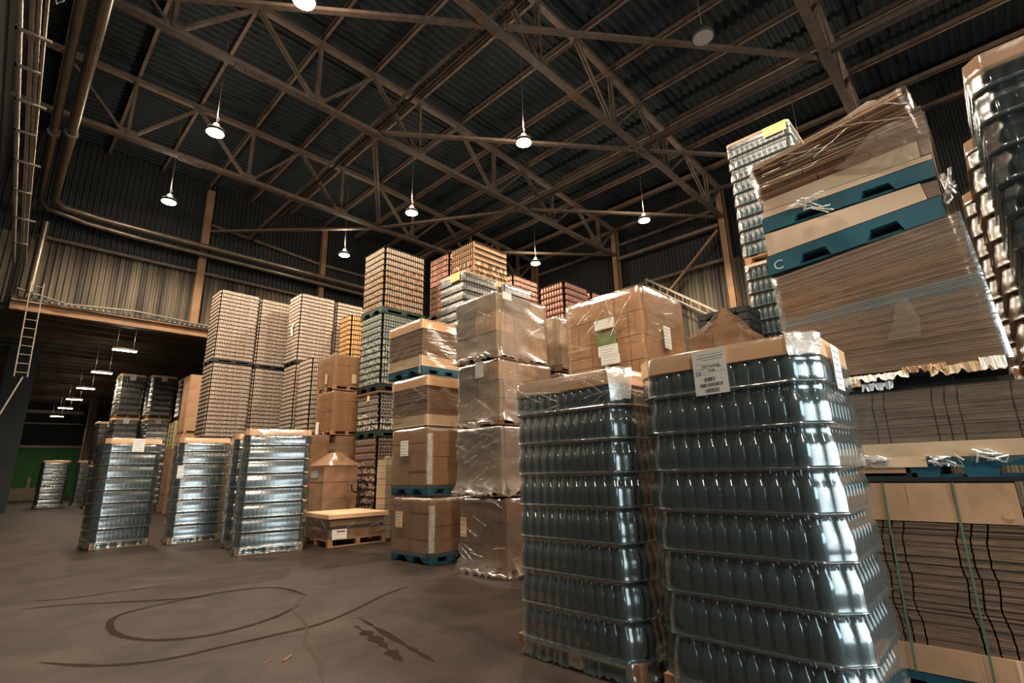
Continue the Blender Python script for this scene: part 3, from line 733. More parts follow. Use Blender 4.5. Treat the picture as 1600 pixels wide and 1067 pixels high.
# far bottle pallets
F1 = glass_pallet('small far bottle pallet standing alone in front of the green door', (2.45, 42, 0), 1.3, 1.2, 2.75, 7, .1, 0, .1, 0, True, 1, 6, film=M_film_f, bumps=.0006, bulge=.02, group='far bottle pallets')
dup(F1, (4.15, 42.2, 0), 0, 'far bottle pallet half hidden behind the leftmost near bottle pallet')
# three-high bottle stacks in the far hall
F2 = glass_pallet('x', (5.75, 33.4, 4.78), 1.2, 1.2, 2.35, 7, .1, 0, .12, 0, True, 1, 6, group='bottle stacks in the far hall', skirt=False, film=film_mat('dusty shrink film', (.6, .68, .68, 1), rgb(120, 112, 100), .2, .25, bump=.2))
F2['label'] = 'top bottle pallet of the far stack, a paper on its cap'
paper_label(F2, (.45, -.03, 2.35), None, .26, .32, lines=3, side='y')
dup(F2, (5.75, 33.4, 2.39), 0, 'middle bottle pallet of the far stack, right under the one with a paper')
dup(F2, (5.75, 33.4, 0), 0, 'bottom bottle pallet of the far stack, hidden behind the free standing ones')
for k, nm in enumerate(('bottom', 'middle', 'top')):
    dup(F2, (7.25, 33.3, 2.39*k), 0, f'{nm} bottle pallet in the dark far stack just left of the wooden crates')
    dup(F2, (4.4, 33.9, 2.39*k), 0, f'{nm} bottle pallet in the teal-lit far stack, left of the one with a paper')
for k, nm in enumerate(('bottom', 'top')):
    dup(F2, (4.1, 36.6, 2.39*k), 0, f'{nm} bottle pallet in the low far stack, above the leftmost near pallet')
    dup(F2, (5.4, 37.5, 2.39*k+.02), 0, f'{nm} bottle pallet tucked behind the teal-lit far stack')

# can pallets
CPROF = [(.72, 0), (.98, .07), (1, .12), (1, .86), (.8, 1)]
def can_mesh(r, h, n=8):
    mb = MB(); mb.lathe([(a*r, z*h) for a, z in CPROF], n=n); return mb
def can_mat(name, ramp, sc=30, st=(1, 1, 1), rough=.5, metal=.15):
    return mat(name, rgb(200, 180, 160), rough, metal, vscale=sc, stretch=st, ramp=ramp)
M_can_pink = can_mat('pinkish silver cans', [(.35, rgb(146, 126, 110)), (.5, rgb(190, 170, 152)), (.7, rgb(218, 204, 190))])
M_can_cream = can_mat('cream cans with orange marks', [(.40, rgb(150, 138, 120)), (.53, rgb(144, 130, 106)), (.56, rgb(150, 88, 42)), (.75, rgb(110, 62, 34))], sc=11)
M_can_grey = can_mat('grey green cans', [(.35, rgb(60, 74, 76)), (.48, rgb(120, 132, 126)), (.55, rgb(196, 196, 182)), (.7, rgb(80, 96, 98))], sc=14)
M_can_bw = can_mat('black and silver cans', [(.4, rgb(40, 38, 36)), (.5, rgb(170, 160, 150)), (.62, rgb(230, 226, 220))], sc=14)
M_can_bl = can_mat('brown silver cans', [(.4, rgb(60, 50, 46)), (.5, rgb(150, 120, 104)), (.65, rgb(210, 190, 176))], sc=14)
M_can_brown = can_mat('brown gold cans', [(.4, rgb(120, 76, 50)), (.52, rgb(196, 158, 122)), (.66, rgb(232, 212, 184))], sc=12, st=(1, 1, .5))
M_can_red = can_mat('salmon red cans', [(.4, rgb(134, 86, 70)), (.55, rgb(184, 134, 112)), (.7, rgb(210, 176, 158))], sc=16)
M_can_yel = can_mat('yellow ochre cans', [(.4, rgb(186, 134, 76)), (.55, rgb(214, 168, 108)), (.7, rgb(228, 196, 150))], sc=16)
def can_pallet(label, loc, wx, wy, h, layers, nx, ny, m_, pal=None, group=None, indiv=0, rz=0, ph=.13, sheet_m=None):
    root = thing('can_pallet', label, 'can pallet', loc, rz, group)
    obj('plastic_pallet', plastic_pallet_mesh(wx, wy, ph, pal or M_black), root)
    lh = (h-ph-.01)/layers; px_, py_ = wx/nx, wy/ny; r = min(px_, py_)*.445
    ring = [(px_*.5, py_*(j+.5), 0) for j in range(ny)]+[(px_*(i+.5), py_*.5, 1) for i in range(1, nx)]+[(wx-px_*.5, py_*(j+.5), 2) for j in range(1, ny)]+[(px_*(i+.5), wy-py_*.5, 2) for i in range(1, nx-1)]
    ring = [c for c in ring if min(c[0], wx-c[0])+min(c[1], wy-c[1]) > px_*1.2]
    ch_ = lh-.012; n_in = 0
    one = can_mesh(r, ch_).mesh('can', m_) if indiv else None
    rest = []; stuff = None
    if indiv:
        cand = []
        for l in range(layers):
            for x, y, s_ in ring: (cand if s_ < 2 else rest).append((x, y, ph+.008+l*lh, l))
        cand.sort(key=lambda c: (-c[3], c[0]+c[1]))
        for x, y, z, l in cand[:indiv]: obj('can', one, root, (x, y, z))
        rest += cand[indiv:]
        mb = MB()
        for x, y, z, l in rest: mb.lathe([(a*r, b_*ch_) for a, b_ in CPROF], x, y, z, 8)
        tag(mb.build('cans', m_, root), kind='stuff')
    else:
        mb = MB()
        for x, y, s_ in ring: mb.lathe([(a*r, b_*ch_) for a, b_ in CPROF], x, y, 0, 7)
        lm = mb.mesh('can_layer', m_)
        for l in range(layers): tag(obj('can_layer', lm, root, (0, 0, ph+.008+l*lh)), kind='stuff')
    c_ = px_*.7; e = -.006
    poly = [(e, c_), (c_, e), (wx-c_, e), (wx-e, c_), (wx-e, wy-c_), (wx-c_, wy-e), (c_, wy-e), (e, wy-c_)]
    mb = MB(); mb.prism(poly, 0, .007); sm = mb.mesh('layer_sheet', sheet_m or M_can_sheet)
    for l in range(layers+1): obj('layer_sheet', sm, root, (0, 0, ph+l*lh-.004))
    return root
# S1: tall tower in the middle
g1 = 'tall can tower in the middle'
can_pallet('top pallet of the tall middle tower, cream cans with orange marks', (7.25, 12.1, 5.98), 1.5, 1.22, 2.06, 10, 19, 14, M_can_cream, M_dgreen, g1, 100, ph=.18)
can_pallet('grey-green cans in the tall middle tower, under the cream ones', (7.25, 12.1, 3.72), 1.5, 1.22, 2.25, 11, 19, 14, M_can_grey, M_black, g1, 100, ph=.2)
t = can_pallet('black and silver cans in the tall middle tower, third tier down', (7.25, 12.08, 2.46), 1.5, 1.24, 1.25, 6, 19, 14, M_can_bw, M_dgreen, g1, 100, ph=.18)
mb = MB(); mb.box(-.012, .5, 1.0, -.004, .62, 1.16); mb.build('paper_tag', M_yellow, t)
mb = MB(); mb.box(-.03, -.03, 1.2, 1.52, 1.26, 1.25); mb.build('top_frame', M_wood_dk, t)
can_pallet('bottom pallet of the tall middle tower, brownish silver cans', (7.25, 12.12, 0), 1.5, 1.22, 2.45, 12, 19, 14, M_can_bl, M_black, g1, 100)
# S2 and red ones
g2 = 'brown and red can stacks behind the wrapped boxes'
def stack(proto, x, y, zs, labels, group):
    return [dup(proto, (x, y, z), 0, l, group) for z, l in zip(zs, labels)]
H4 = 2.125
A = can_pallet('brown gold can pallet, top of the tallest stack behind the wrapped boxes', (9.55, 10.72, 3*H4), 1.45, 1.12, 2.11, 10, 22, 12, M_can_brown, M_black, g2, 100)
stack(A, 9.55, 10.72, (2*H4, H4, 0), ('brown can pallet directly under the top brown gold one, mostly hidden', 'brown can pallet third from the top under the brown gold one', 'lowest brown can pallet on the floor under the brown gold one'), g2)
B = can_pallet('salmon red can pallet seen between the cream tower and the brown gold cans', (9.55, 11.95, 3*H4), 1.45, 1.12, 2.11, 10, 20, 13, M_can_red, M_black, g2)
stack(B, 9.55, 11.95, (2*H4, H4, 0), ('red can pallet under the salmon one beside the cream tower', 'red can pallet third from the top beside the cream tower', 'lowest red can pallet beside the cream tower'), g2)
stack(B, 12.45, 11.85, (3*H4, 2*H4, H4, 0), ('salmon red can pallet right of the brown gold cans, its upper right showing', 'red can pallet under the one right of the brown gold cans', 'third red can pallet right of the brown gold cans', 'lowest red can pallet right of the brown gold cans'), g2)
B2 = can_pallet('salmon red can pallet standing alone on the right, between the wrapped stacks', (12.3, 9.4, 5.0), 1.4, 1.15, 2.49, 11, 13, 10, M_can_red, M_black, g2, 100)
stack(B2, 12.3, 9.4, (2.5, 0), ('red can pallet under the one between the wrapped stacks', 'lowest red can pallet between the wrapped stacks'), g2)
stack(B2, 13.85, 9.4, (5.0, 2.5, 0), ('salmon red can pallet behind and right of the one standing alone', 'red can pallet behind the lone one, one tier down', 'lowest red can pallet behind the lone one'), g2)
# pink cans
g3 = 'pink can stacks at the left'
HP = 2.73
P1 = can_pallet('top left pink can pallet, leftmost of the pink stacks', (5.0, 19.45, 2*HP), 1.36, 1.1, 2.71, 18, 26, 18, M_can_pink, M_black, g3)
mid, low_ = stack(P1, 5.0, 19.45, (HP, 0), ('film-covered pink can pallet under the leftmost top one', 'lowest pink can pallet at the far left, just over the bottle caps'), g3)
stack(P1, 6.42, 19.5, (2*HP-.03, HP-.02, 0), ('top pink can pallet second from the left', 'pink can pallet under the second top one from the left', 'lowest pink can pallet in the second stack from the left'), g3)
corner_, _, _ = stack(P1, 7.3, 17.95, (2*HP, HP, 0), ('top pink can pallet on the corner stack with a white paper strip', 'pink can pallet under the corner one with the paper strip', 'lowest pink can pallet of the corner stack'), g3)
stack(P1, 8.72, 17.95, (2*HP-.03, HP-.02, 0), ('top pink can pallet right of the corner stack, beside the cream tower', 'pink can pallet under the one beside the cream tower', 'lowest pink can pallet beside the cream tower'), g3)
mb = MB(); mb.grid([[(-.02, .4, 1.6), (-.02, .56, 1.6)], [(-.07, .4, 1.4), (-.07, .56, 1.4)], [(-.04, .4, 1.1), (-.04, .56, 1.1)]]); mb.build('paper_strip', M_paper, corner_)
P2 = can_pallet('brown-pink can pallet in front of the corner stack, above the brown cartons', (7.3, 16.6, HP), 1.36, 1.1, 2.71, 16, 22, 16, M_can_pink, M_black, g3)
stack(P2, 7.3, 16.6, (0,), ('brown-pink can pallet under the front one, behind the cartons',), g3)
P3 = can_pallet('ochre yellow can pallet, between the pink cans and the cream tower', (8.78, 16.85, 5.52), 1.4, .95, 1.83, 9, 18, 12, M_can_yel, M_black, 'yellow can stack')
stack(P3, 8.78, 16.85, (3.68, 1.84, 0), ('second ochre can pallet under the yellow one', 'third ochre can pallet behind the cartons', 'lowest ochre can pallet behind the cartons'), 'yellow can stack')

# film sheets on boxes
def wrap(root, wx, wy, z0, z1, m_, amp=.012, off=.02, name='stretch_film', seed=1, flare=.0, nx=14, nz=12, top=True, ragged=.0, pinch=0.0):
    rr = random.Random(seed); lp = loop_pts(wx, wy, .03, max(wx, wy)/nx); rows = []
    ph = [(rr.uniform(1, 5), rr.uniform(3, 9), rr.uniform(0, 6)) for _ in range(5)]
    for k in range(nz+1):
        t = k/nz; r = []
        for i, (x, y, nx_, ny_, s_) in enumerate(lp):
            u = i/len(lp)*6.28
            d = sum(math.sin(a*2*u+b_*t*3+c) for a, b_, c in ph)/5*amp*(1 if 0 < t < 1 else .3)
            d += flare*max(0, 1-t*5)+off-pinch*math.sin(PI*t)
            z = z0+(z1-z0)*t+(rr.uniform(-ragged, ragged) if k == 0 else 0)
            r.append((x+nx_*d, y+ny_*d, z))
        rows.append(r)
    if top:
        rows.append([(x-nx_*.05, y-ny_*.05, z1+off*.7) for x, y, nx_, ny_, s_ in lp])
        rows.append([(x+(wx/2-x)*.7, y+(wy/2-y)*.7, z1+off*.7) for x, y, nx_, ny_, s_ in lp])
    mb = MB(); mb.grid(rows, closed=True); mb.f = [f[::-1] for f in mb.f]
    return mb.build(name, m_, root)
def carton_mesh(a, b_, h, m_, tape=False):
    mb = MB(); g = .006
    mb.box(0, 0, 0, a, b_, h)
    mt = [m_, M_lid, M_edge]
    mb.box(-.0015, b_/2-.003, .0, 0, b_/2+.003, h, 2); mb.box(a/2-.003, -.0015, 0, a/2+.003, 0, h, 2)
    if tape: mb.box(a/2-.03, -.002, h-.08, a/2+.03, -.0005, h, 1); mb.box(-.002, b_/2-.03, h-.08, -.0005, b_/2+.03, h, 1)
    return mb.mesh('carton', mt)
def cartons(root, wx, wy, z0, z1, nx, ny, nl, m_, jit=.006, seed=2, brick=False):
    """visible cartons only: those on the outside of the block"""
    rr = random.Random(seed); h = (z1-z0)/nl; out = []
    mm = m_ if isinstance(m_, (list, tuple)) else [m_]; mes = [carton_mesh(wx/nx-.006, wy/ny-.006, h-.004, q) for q in mm]
    for l in range(nl):
        for i in range(nx):
            for j in range(ny):
                if 0 < i < nx-1 and 0 < j < ny-1 and l < nl-1: continue
                out.append(obj('carton', rr.choice(mes), root, (i*wx/nx+.003+rr.uniform(-jit, jit), j*wy/ny+.003+rr.uniform(-jit, jit), z0+l*h)))
    return out
def sheets(root, wx, wy, z0, z1, n, m_, jit=.006, seed=3, slots=(), name='cardboard_sheets', drift=.012):
    rr = random.Random(seed); mb = MB(); h = (z1-z0)/n; dr = 0; dv = 0
    for k in range(n):
        if rr.random() < .12: dv = rr.uniform(-drift, drift)*.4
        dr += dv; dr *= .93
        x = rr.uniform(-jit, jit)*.6; y = dr+rr.uniform(-jit, jit)*.4
        e = [0]+[s_+dr*.6+rr.uniform(-.002, .002) for s_ in slots]+[wy]
        for i in range(len(e)-1):
            a = e[i]+(.005 if i else 0); b_ = e[i+1]-(.005 if i < len(e)-2 else 0)
            mb.box(x, y*(0 if slots else 1)+a, z0+k*h, wx+x, y*(0 if slots else 1)+b_, z0+k*h+h*.86)
    return tag(mb.build(name, m_, root), kind='stuff')
def lid(root, wx, wy, z0, z1, m_=None, o=.012, name='cardboard_lid'):
    mb = MB(); mb.box(-o, -o, z0, wx+o, wy+o, z1); mb.box(-o-.001, wy*.5-.002, z0+.01, -o, wy*.5+.002, z1); return mb.build(name, [m_ or M_lid, M_edge], root)

# ------------------------------------------------------------------ S5: wrapped brown boxes, four high
gS5 = 'four-high stack of film-wrapped boxes'
M_card_gr = mat('carton greyed by film', rgb(150, 128, 104), .8, var=.25, vscale=2.5)  # grey of the wrapping film put into the carton colour
M_card_gd = mat('dark grey carton', rgb(118, 104, 90), .8, var=.2, vscale=2.5)  # darker grey carton, also greyed as under film
s5 = [(5.38, 5.52, 3.24, 1.14, 'top film-wrapped box pallet of the four-high stack, a white paper at its upper corner'),
      (5.40, 5.50, 2.18, 1.06, 'second film-wrapped box pallet of the four-high stack, a white paper on its left face'),
      (5.40, 5.48, 1.12, 1.06, 'third pallet of the four-high wrapped stack, covered in shiny creased film'),
      (5.45, 5.45, 0, 1.11, 'bottom pallet of the four-high wrapped stack, film bunched on the floor')]
S5P = wood_pallet_mesh(1.25, 1.0, .12, M_wood_dk)
for k, (x, y, z, h, l) in enumerate(s5):
    t = thing('wrapped_box_pallet', l, 'box pallet', (x, y, z), math.radians((0, -1, 1, 1.5)[k]), gS5)
    obj('wood_pallet', S5P, t)
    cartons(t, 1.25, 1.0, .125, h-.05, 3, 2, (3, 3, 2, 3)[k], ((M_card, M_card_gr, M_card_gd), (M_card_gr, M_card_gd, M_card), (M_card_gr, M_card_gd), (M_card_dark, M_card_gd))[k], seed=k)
    wrap(t, 1.25, 1.0, (.0, .03, .04, .02)[k], h-.03, (M_film, M_film, M_film_m, M_film)[k], amp=.016, off=.03, seed=k+3, flare=(.05, .06, .08, .11)[k], ragged=.045, nx=18, nz=16)
    creases(t, 1.25, 1.0, .08, h-.06, (16, 18, 30, 18)[k], k+90, off=.044)
    rr = random.Random(k+40)
    for q in range(3):   # bunched rolls of film at the foot
        y0 = rr.uniform(-.02, .2)
        mb = MB(); mb.tube([(-.06+rr.uniform(-.03, .03), y0+.28*q+.07*i, .035+rr.uniform(-.02, .03)) for i in range(6)], .022+.012*rr.random(), 7)
        mb.build('bunched_film', M_film_m, t)
    if k == 0: paper_label(t, (.12, -.045, 1.12), None, .2, .13, lines=4, side='y')
    if k == 1: paper_label(t, (-.045, .52, 1.04), None, .2, .26, lines=2)
    if k == 3: paper_label(t, (-.05, .95, .8), None, .14, .28, M_card_pale, lines=4)
S5b = thing('wrapped_box_pallet', 'film-wrapped box pallet right behind the four-high stack, half hidden', 'box pallet', (6.92, 5.5, 3.2), 0, 'wrapped boxes behind the four-high stack')
obj('wood_pallet', wood_pallet_mesh(.75, 1.0, .12, M_wood_dk), S5b); cartons(S5b, .75, 1.0, .125, 1.02, 2, 2, 3, M_card_gr, seed=9); wrap(S5b, .75, 1.0, .02, 1.03, M_film, amp=.02, off=.02, seed=11, flare=.04, ragged=.03)
for k, nm in ((1, 'second'), (2, 'third'), (3, 'bottom')):
    dup(S5b, (6.92, 5.5, 3.2-1.066*k), 0, f'{nm} box pallet from the top in the half hidden column right behind the four-high stack')

# ------------------------------------------------------------------ S7: flat cardboard and boxes, four tiers with blue plastic pallets
gS7 = 'four-tier stack with blue plastic pallets'
BP = plastic_pallet_mesh(.95, 1.15, .17, M_blue)
def s7_sheets(loc, rz, h, label, seed, pal):
    t = thing('cardboard_pallet', label, 'cardboard pallet', loc, rz, gS7); z = 0
    if pal: obj('plastic_pallet', BP, t); z = .17
    mb = MB(); mb.box(-.005, -.005, z, .955, 1.155, z+.2); mb.build('bottom_tray', M_card_pale, t)
    sheets(t, .95, 1.15, z+.2, h-.18, 26, M_edge, seed=seed, jit=.012)
    mb = MB(); mb.box(.47, -.004, z+.2, .475, 0, h); mb.build('strap', M_strap, t)
    lid(t, .95, 1.15, h-.19, h)
    wrap(t, .95, 1.15, z+.02, h+.002, M_film_b, amp=.012, off=.022, seed=seed); creases(t, .95, 1.15, z+.05, h-.03, 10, seed, off=.034)
    return t
t = s7_sheets((5.52, 7.72, 3.31), 0, 1.10, 'top tier of flat cardboard with a tan cap, on a bright blue pallet', 21, True)
mb = MB(); mb.tube([(-.03, .02, .38), (-.05, .0, .2), (-.04, .02, .05), (-.03, .0, .02)], .022, 6); mb.build('hanging_film', M_film_m, t)
t = s7_sheets((5.50, 7.50, 2.33), 0, .93, 'second tier of flat dark cardboard with a tan cap, below the blue pallet', 22, False)
def s7_boxes(loc, rz, h, label, seed, m_):
    t = thing('wrapped_box_pallet', label, 'box pallet', loc, rz, gS7)
    obj('plastic_pallet', BP, t)
    cartons(t, .95, 1.15, .175, h-.02, 2, 2, 4, m_, seed=seed)
    wrap(t, .95, 1.15, .12, h-.005, M_film_b, amp=.015, off=.022, seed=seed)
    mb = MB(); mb.grid([[(-.03, .0, h-.12), (-.022, -.03, h-.12), (.08, -.03, h-.12)], [(-.03, .0, .2), (-.022, -.03, .2), (.08, -.03, .2)]], smooth=False); mb.build('corner_film', M_film_w, t)
    return t
M_card_or = mat('orange brown carton', rgb(170, 132, 100), .8, var=.25, vscale=2)
t = s7_boxes((5.48, 7.42, 1.10), 0, 1.195, 'third tier, film-wrapped brown boxes with a white paper, on a blue pallet', 23, M_card_or)
paper_label(t, (-.035, .82, .98), None, .25, .28, lines=5)
t = s7_boxes((5.38, 7.2, 0), 0, 1.06, 'bottom tier on the floor, film-wrapped brown boxes with a tan paper, on a blue pallet', 24, M_card_dark)
paper_label(t, (-.035, .98, .83), None, .22, .27, M_card_pale, lines=5)

# ------------------------------------------------------------------ S6: big wrapped block of brown boxes
def s6(loc, h, label, papers):
    t = thing('wrapped_box_pallet', label, 'box pallet', loc, 0, 'big wrapped box stack on the right')
    obj('wood_pallet', wood_pallet_mesh(1.4, 1.42, .14), t)
    rr = random.Random(31); nl = 5; hh = (h-.15)/nl
    for l in range(nl):
        z = .145+l*hh; ys = [0]; o = .24 if l % 2 else .47
        while o < 1.3: ys.append(o); o += .47
        ys.append(1.42)
        for i in range(len(ys)-1):
            for (xa, xb) in ((0, .7), (.7, 1.4)):
                mb = MB(); mb.box(xa+.006, ys[i]+.007, z, xb-.006, ys[i+1]-.007, z+hh-.009); mb.box(xa+.002, (ys[i]+ys[i+1])/2-.002, z, xa+.004, (ys[i]+ys[i+1])/2+.002, z+hh-.005, 1)
                mb.build('carton', [M_card, M_edge], t)
    wrap(t, 1.4, 1.42, .1, h-.004, M_film_b, amp=.02, off=.024, seed=33, nx=18, nz=14)
    creases(t, 1.4, 1.42, 1.2, h-.04, 26, 8, off=.045)
    if papers:
        paper_label(t, (-.05, .82, 1.62), None, .36, .16, lines=4)
        a, _ = paper_label(t, (-.05, .80, 1.40), None, .36, .24, mat('green print', rgb(132, 146, 96), .7, var=.5, vscale=8), lines=0)
        paper_label(t, (-.052, .78, 1.19), None, .36, .17, lines=4); paper_label(t, (-.052, .74, 1.02), None, .34, .14, lines=3)
        paper_label(t, (.55, -.05, 1.48), None, .22, .36, lines=6, side='y')
        rr = random.Random(5)
        for q in range(7):   # twisted diagonal film ropes
            y0, y1 = rr.uniform(.1, .9), rr.uniform(.3, 1.4)
            z0_, z1_ = 1.98-rr.uniform(0, .25), 1.98-rr.uniform(.25, .7)
            mb = MB(); mb.tube([(-.052-.008*math.sin(i*1.3+q), y0+(y1-y0)*i/6, z0_+(z1_-z0_)*i/6+.02*math.sin(i*2+q)) for i in range(7)], .008, 5)
            mb.build('film_rope', M_film_m, t)
    return t
s6((6.5, 3.55, 2.15), 2.03, 'big block of wrapped brown boxes with a column of papers, behind the nearest bottle pallets', True)
s6((6.5, 3.55, 0), 2.14, 'lower block of brown boxes under the one with papers, hidden by the bottle pallets', False)

# ------------------------------------------------------------------ S8: brown cartons behind the free pallets, cone-topped carton, low pallet
gS8 = 'brown carton stack left of the middle can tower'
def carton_pallet(loc, wx, wy, h, nx, ny, nl, m_, label, group, rz=0, pal=True, seed=1, film=None, cat='carton pallet'):
    t = thing('carton_pallet', label, cat, loc, rz, group); z = 0
    if pal: obj('wood_pallet', wood_pallet_mesh(wx, wy, .13), t); z = .135
    cartons(t, wx, wy, z, h-.01, nx, ny, nl, m_, seed=seed)
    if film: wrap(t, wx, wy, z, h, film, amp=.012, off=.02, seed=seed)
    return t
t = carton_pallet((6.84, 13.95, 3.95), .95, 1.1, 1.07, 2, 2, 3, M_card_or, 'top pallet of brown cartons with small papers, left of the middle can tower', gS8, film=M_film_b, seed=3)
paper_label(t, (-.035, .5, .5), None, .1, .3, M_card_pale, lines=0); paper_label(t, (.55, -.035, .5), None, .15, .28, M_card_pale, lines=0, side='y')
t = carton_pallet((6.86, 13.92, 2.62), .95, 1.1, 1.29, 2, 2, 4, M_card_or, 'middle pallet of brown cartons under the one with small papers', gS8, film=M_film_b, seed=4)
paper_label(t, (-.035, 1.0, .42), None, .2, .36, M_paper, lines=0)
carton_pallet((6.2, 13.95, 0), .62, 1.1, 2.6, 1, 2, 4, M_card_dark, 'lower left column of brown cartons above the film cone, beside a dark gap', gS8, seed=5, film=M_film_b)
carton_pallet((6.98, 13.9, 0), .85, 1.1, 2.6, 2, 2, 4, M_card_dark, 'lower right column of dark brown cartons behind the film cone', gS8, seed=6, pal=True)
t = carton_pallet((6.08, 12.62, 0), .95, .8, 1.72, 1, 1, 4, M_card_dark, 'stack of big brown cartons topped by a cone of clear film', 'cone-topped cartons', seed=7)
mb = MB(); top = [(.3, .25, 2.06), (.55, .22, 2.07), (.6, .5, 2.06), (.32, .5, 2.05)]; bs = [(-.06, -.06, 1.73), (1.0, -.06, 1.73), (1.0, .85, 1.73), (-.06, .85, 1.73)]
rows = []
for k in range(7):
    u = k/6; r = []
    for i in range(4):
        for j in range(4):
            a = Vector(bs[i]).lerp(Vector(bs[(i+1) % 4]), j/4); b_ = Vector(top[i]).lerp(Vector(top[(i+1) % 4]), j/4)
            p = a.lerp(b_, u); p.z -= .05*math.sin(PI*u)*(1 if j else .2); r.append(tuple(p))
    rows.append(r)
mb.grid(rows, closed=True); mb.add(top, [(0, 1, 2, 3)]); mb.build('film_cone', film_mat('cone film', (.93, .86, .78, 1), rgb(200, 160, 124), .3, .2, bump=.5, bscale=(4, 4, 4), streak=.3), t)
paper_label(t, (-.01, .72, 1.62), None, .4, .2, mat('grey blue paper', rgb(150, 158, 164), .8), lines=0)
t = thing('low_pallet', 'low wooden pallet with a flat cardboard top and creased film, on the open floor', 'pallet', (5.32, 10.65, 0), math.radians(-5))
obj('wood_pallet', wood_pallet_mesh(1.33, 1.5, .16), t)
mb = MB(); mb.box(.03, .03, .165, 1.3, 1.47, .34); mb.build('carton', M_card_dark, t)
mb = MB(); mb.box(.05, .05, .34, 1.28, 1.45, .42); mb.build('dark_tray', M_black, t)
mb = MB(); mb.box(.03, .03, .42, 1.3, 1.47, .56); mb.build('carton', M_card_dark, t)
mb = MB(); mb.box(-.03, -.03, .575, 1.36, 1.53, .66); mb.build('cardboard_lid', M_lid, t)
wrap(t, 1.33, 1.5, .14, .565, M_film, amp=.02, off=.0, seed=14, top=False, nx=20); creases(t, 1.33, 1.5, .2, .55, 14, 19, off=.018)
lb, _ = paper_label(t, (.06, -.045, .36), None, .32, .2, lines=3, side='y')
mb = MB(); mb.add([(.16, -.0475, .33), (.24, -.0475, .33), (.24, -.0475, .30), (.16, -.0475, .30)], [(0, 3, 2, 1)]); mb.add([(.25, -.0475, .33), (.34, -.0475, .33), (.34, -.0475, .30), (.25, -.0475, .30)], [(0, 3, 2, 1)]); mb.build('red_print', M_red, lb)
t = thing('foam_stack', 'narrow beige stack of soft pads, between the can tower and the blue-pallet boxes', 'pad stack', (6.87, 11.0, 0))
for k in range(12):
    mb = MB(); mb.box(.004*(k % 3), .003*(k % 2), k*.153, .27, .4, k*.153+.146); mb.build('pad', mat('beige pads', rgb(176, 160, 136), .9, var=.2, vscale=9), t)
mb = MB(); mb.tube([(.0, .1, 1.86), (.13, .1, 1.89), (.28, .1, 1.85)], .035, 7); mb.build('film_roll', M_film_m, t)
t = thing('pallet_truck', 'black hand pallet truck, its looped handle in front of the can tower', 'pallet truck', (6.85, 12.2, 0))
mb = MB(); mb.tube([(-.0, 0, 1.02), (-.19, .0, 1.08), (-.22, .0, 1.22), (-.14, 0, 1.33), (0, 0, 1.36)], .022, 8); mb.tube([(.0, 0, 1.02), (.19, .0, 1.08), (.22, .0, 1.22), (.14, 0, 1.33), (0, 0, 1.36)], .022, 8); mb.build('handle', M_black, t)
mb = MB(); mb.tube([(0, 0, .25), (0, 0, 1.05)], .03, 8); mb.tube([(0, .0, 1.2), (0, 0, 1.02)], .015, 6); mb.build('shaft', M_black, t)
mb = MB(); mb.box(-.16, -.1, .05, .16, .1, .3); mb.build('pump_body', M_black, t)
for s_ in (-.08, .08):
    mb = MB(); mb.tube([(s_-.03, .0, .09), (s_+.03, 0, .09)], .09, 12); mb.build('wheel', M_black, t)

# ------------------------------------------------------------------ S4: milky wrapped bottle pallets behind the four-high stack
M_film_s4 = film_mat('thick milky film', (.9, .88, .84, 1), rgb(120, 112, 100), .12, .35, bump=.1, gloss=.002, fres=.08)
Q = glass_pallet('milky film-wrapped bottle pallet with a cream paper at its top corner, behind the wrapped boxes', (8.15, 9.55, 4.5), 1.25, 1.1, 2.24, 8, .095, 0, .06, 0, True, 1, 7, film=M_film_s4, bottle=M_bottle_lt, group='milky wrapped bottle pallets', skirt=False, m_lid=M_card_pale, lid_t=.06)
paper_label(Q, (-.04, .55, 2.23), None, .4, .24, M_yellow, lines=2)
mb = MB(); mb.box(1.1, -.04, 1.55, 1.22, -.032, 1.8); mb.build('red_tag', M_red, Q)
gQ = 'milky wrapped bottle pallets'
stack(Q, 8.15, 9.55, (2.25, 0), ('milky wrapped bottle pallet directly under the one with a cream paper', 'lowest milky bottle pallet under the one with a cream paper'), gQ)
stack(Q, 9.55, 9.5, (4.5, 2.25, 0), ('milky wrapped bottle pallet right of the one with a cream paper, mostly hidden', 'milky bottle pallet under the right-hand one', 'lowest milky bottle pallet of the right-hand column'), gQ)

# ------------------------------------------------------------------ T2: tall stack of clear bottles, three high
M_film_t2 = film_mat('thin clear shrink film', (.9, .93, .93, 1), rgb(150, 142, 130), .07, .3, bump=.1, gloss=.003, fres=.1)
gT2 = 'three-high clear bottle stack'
W = glass_pallet('top pallet of the three-high clear bottle stack, with a yellow paper', (9.0, 1.7, 4.98), 1.1, 1.1, 2.475, 9, .092, 0, .05, 100, True, 1, 8, film=M_film_t2, bottle=mat('blue tinted bottles', rgb(50, 76, 88), .2, spec=.6), group=gT2, m_lid=M_card_pale, lid_t=.05, skirt=False)
lb, _ = paper_label(W, (-.04, .42, 2.455), None, .38, .19, M_yellow, lines=4)
dup(W, (9.0, 1.7, 2.49), 0, 'middle pallet of the three-high clear bottle stack'); dup(W, (9.0, 1.7, 0), 0, 'bottom pallet of the three-high clear bottle stack, hidden by the leaning cardboard')
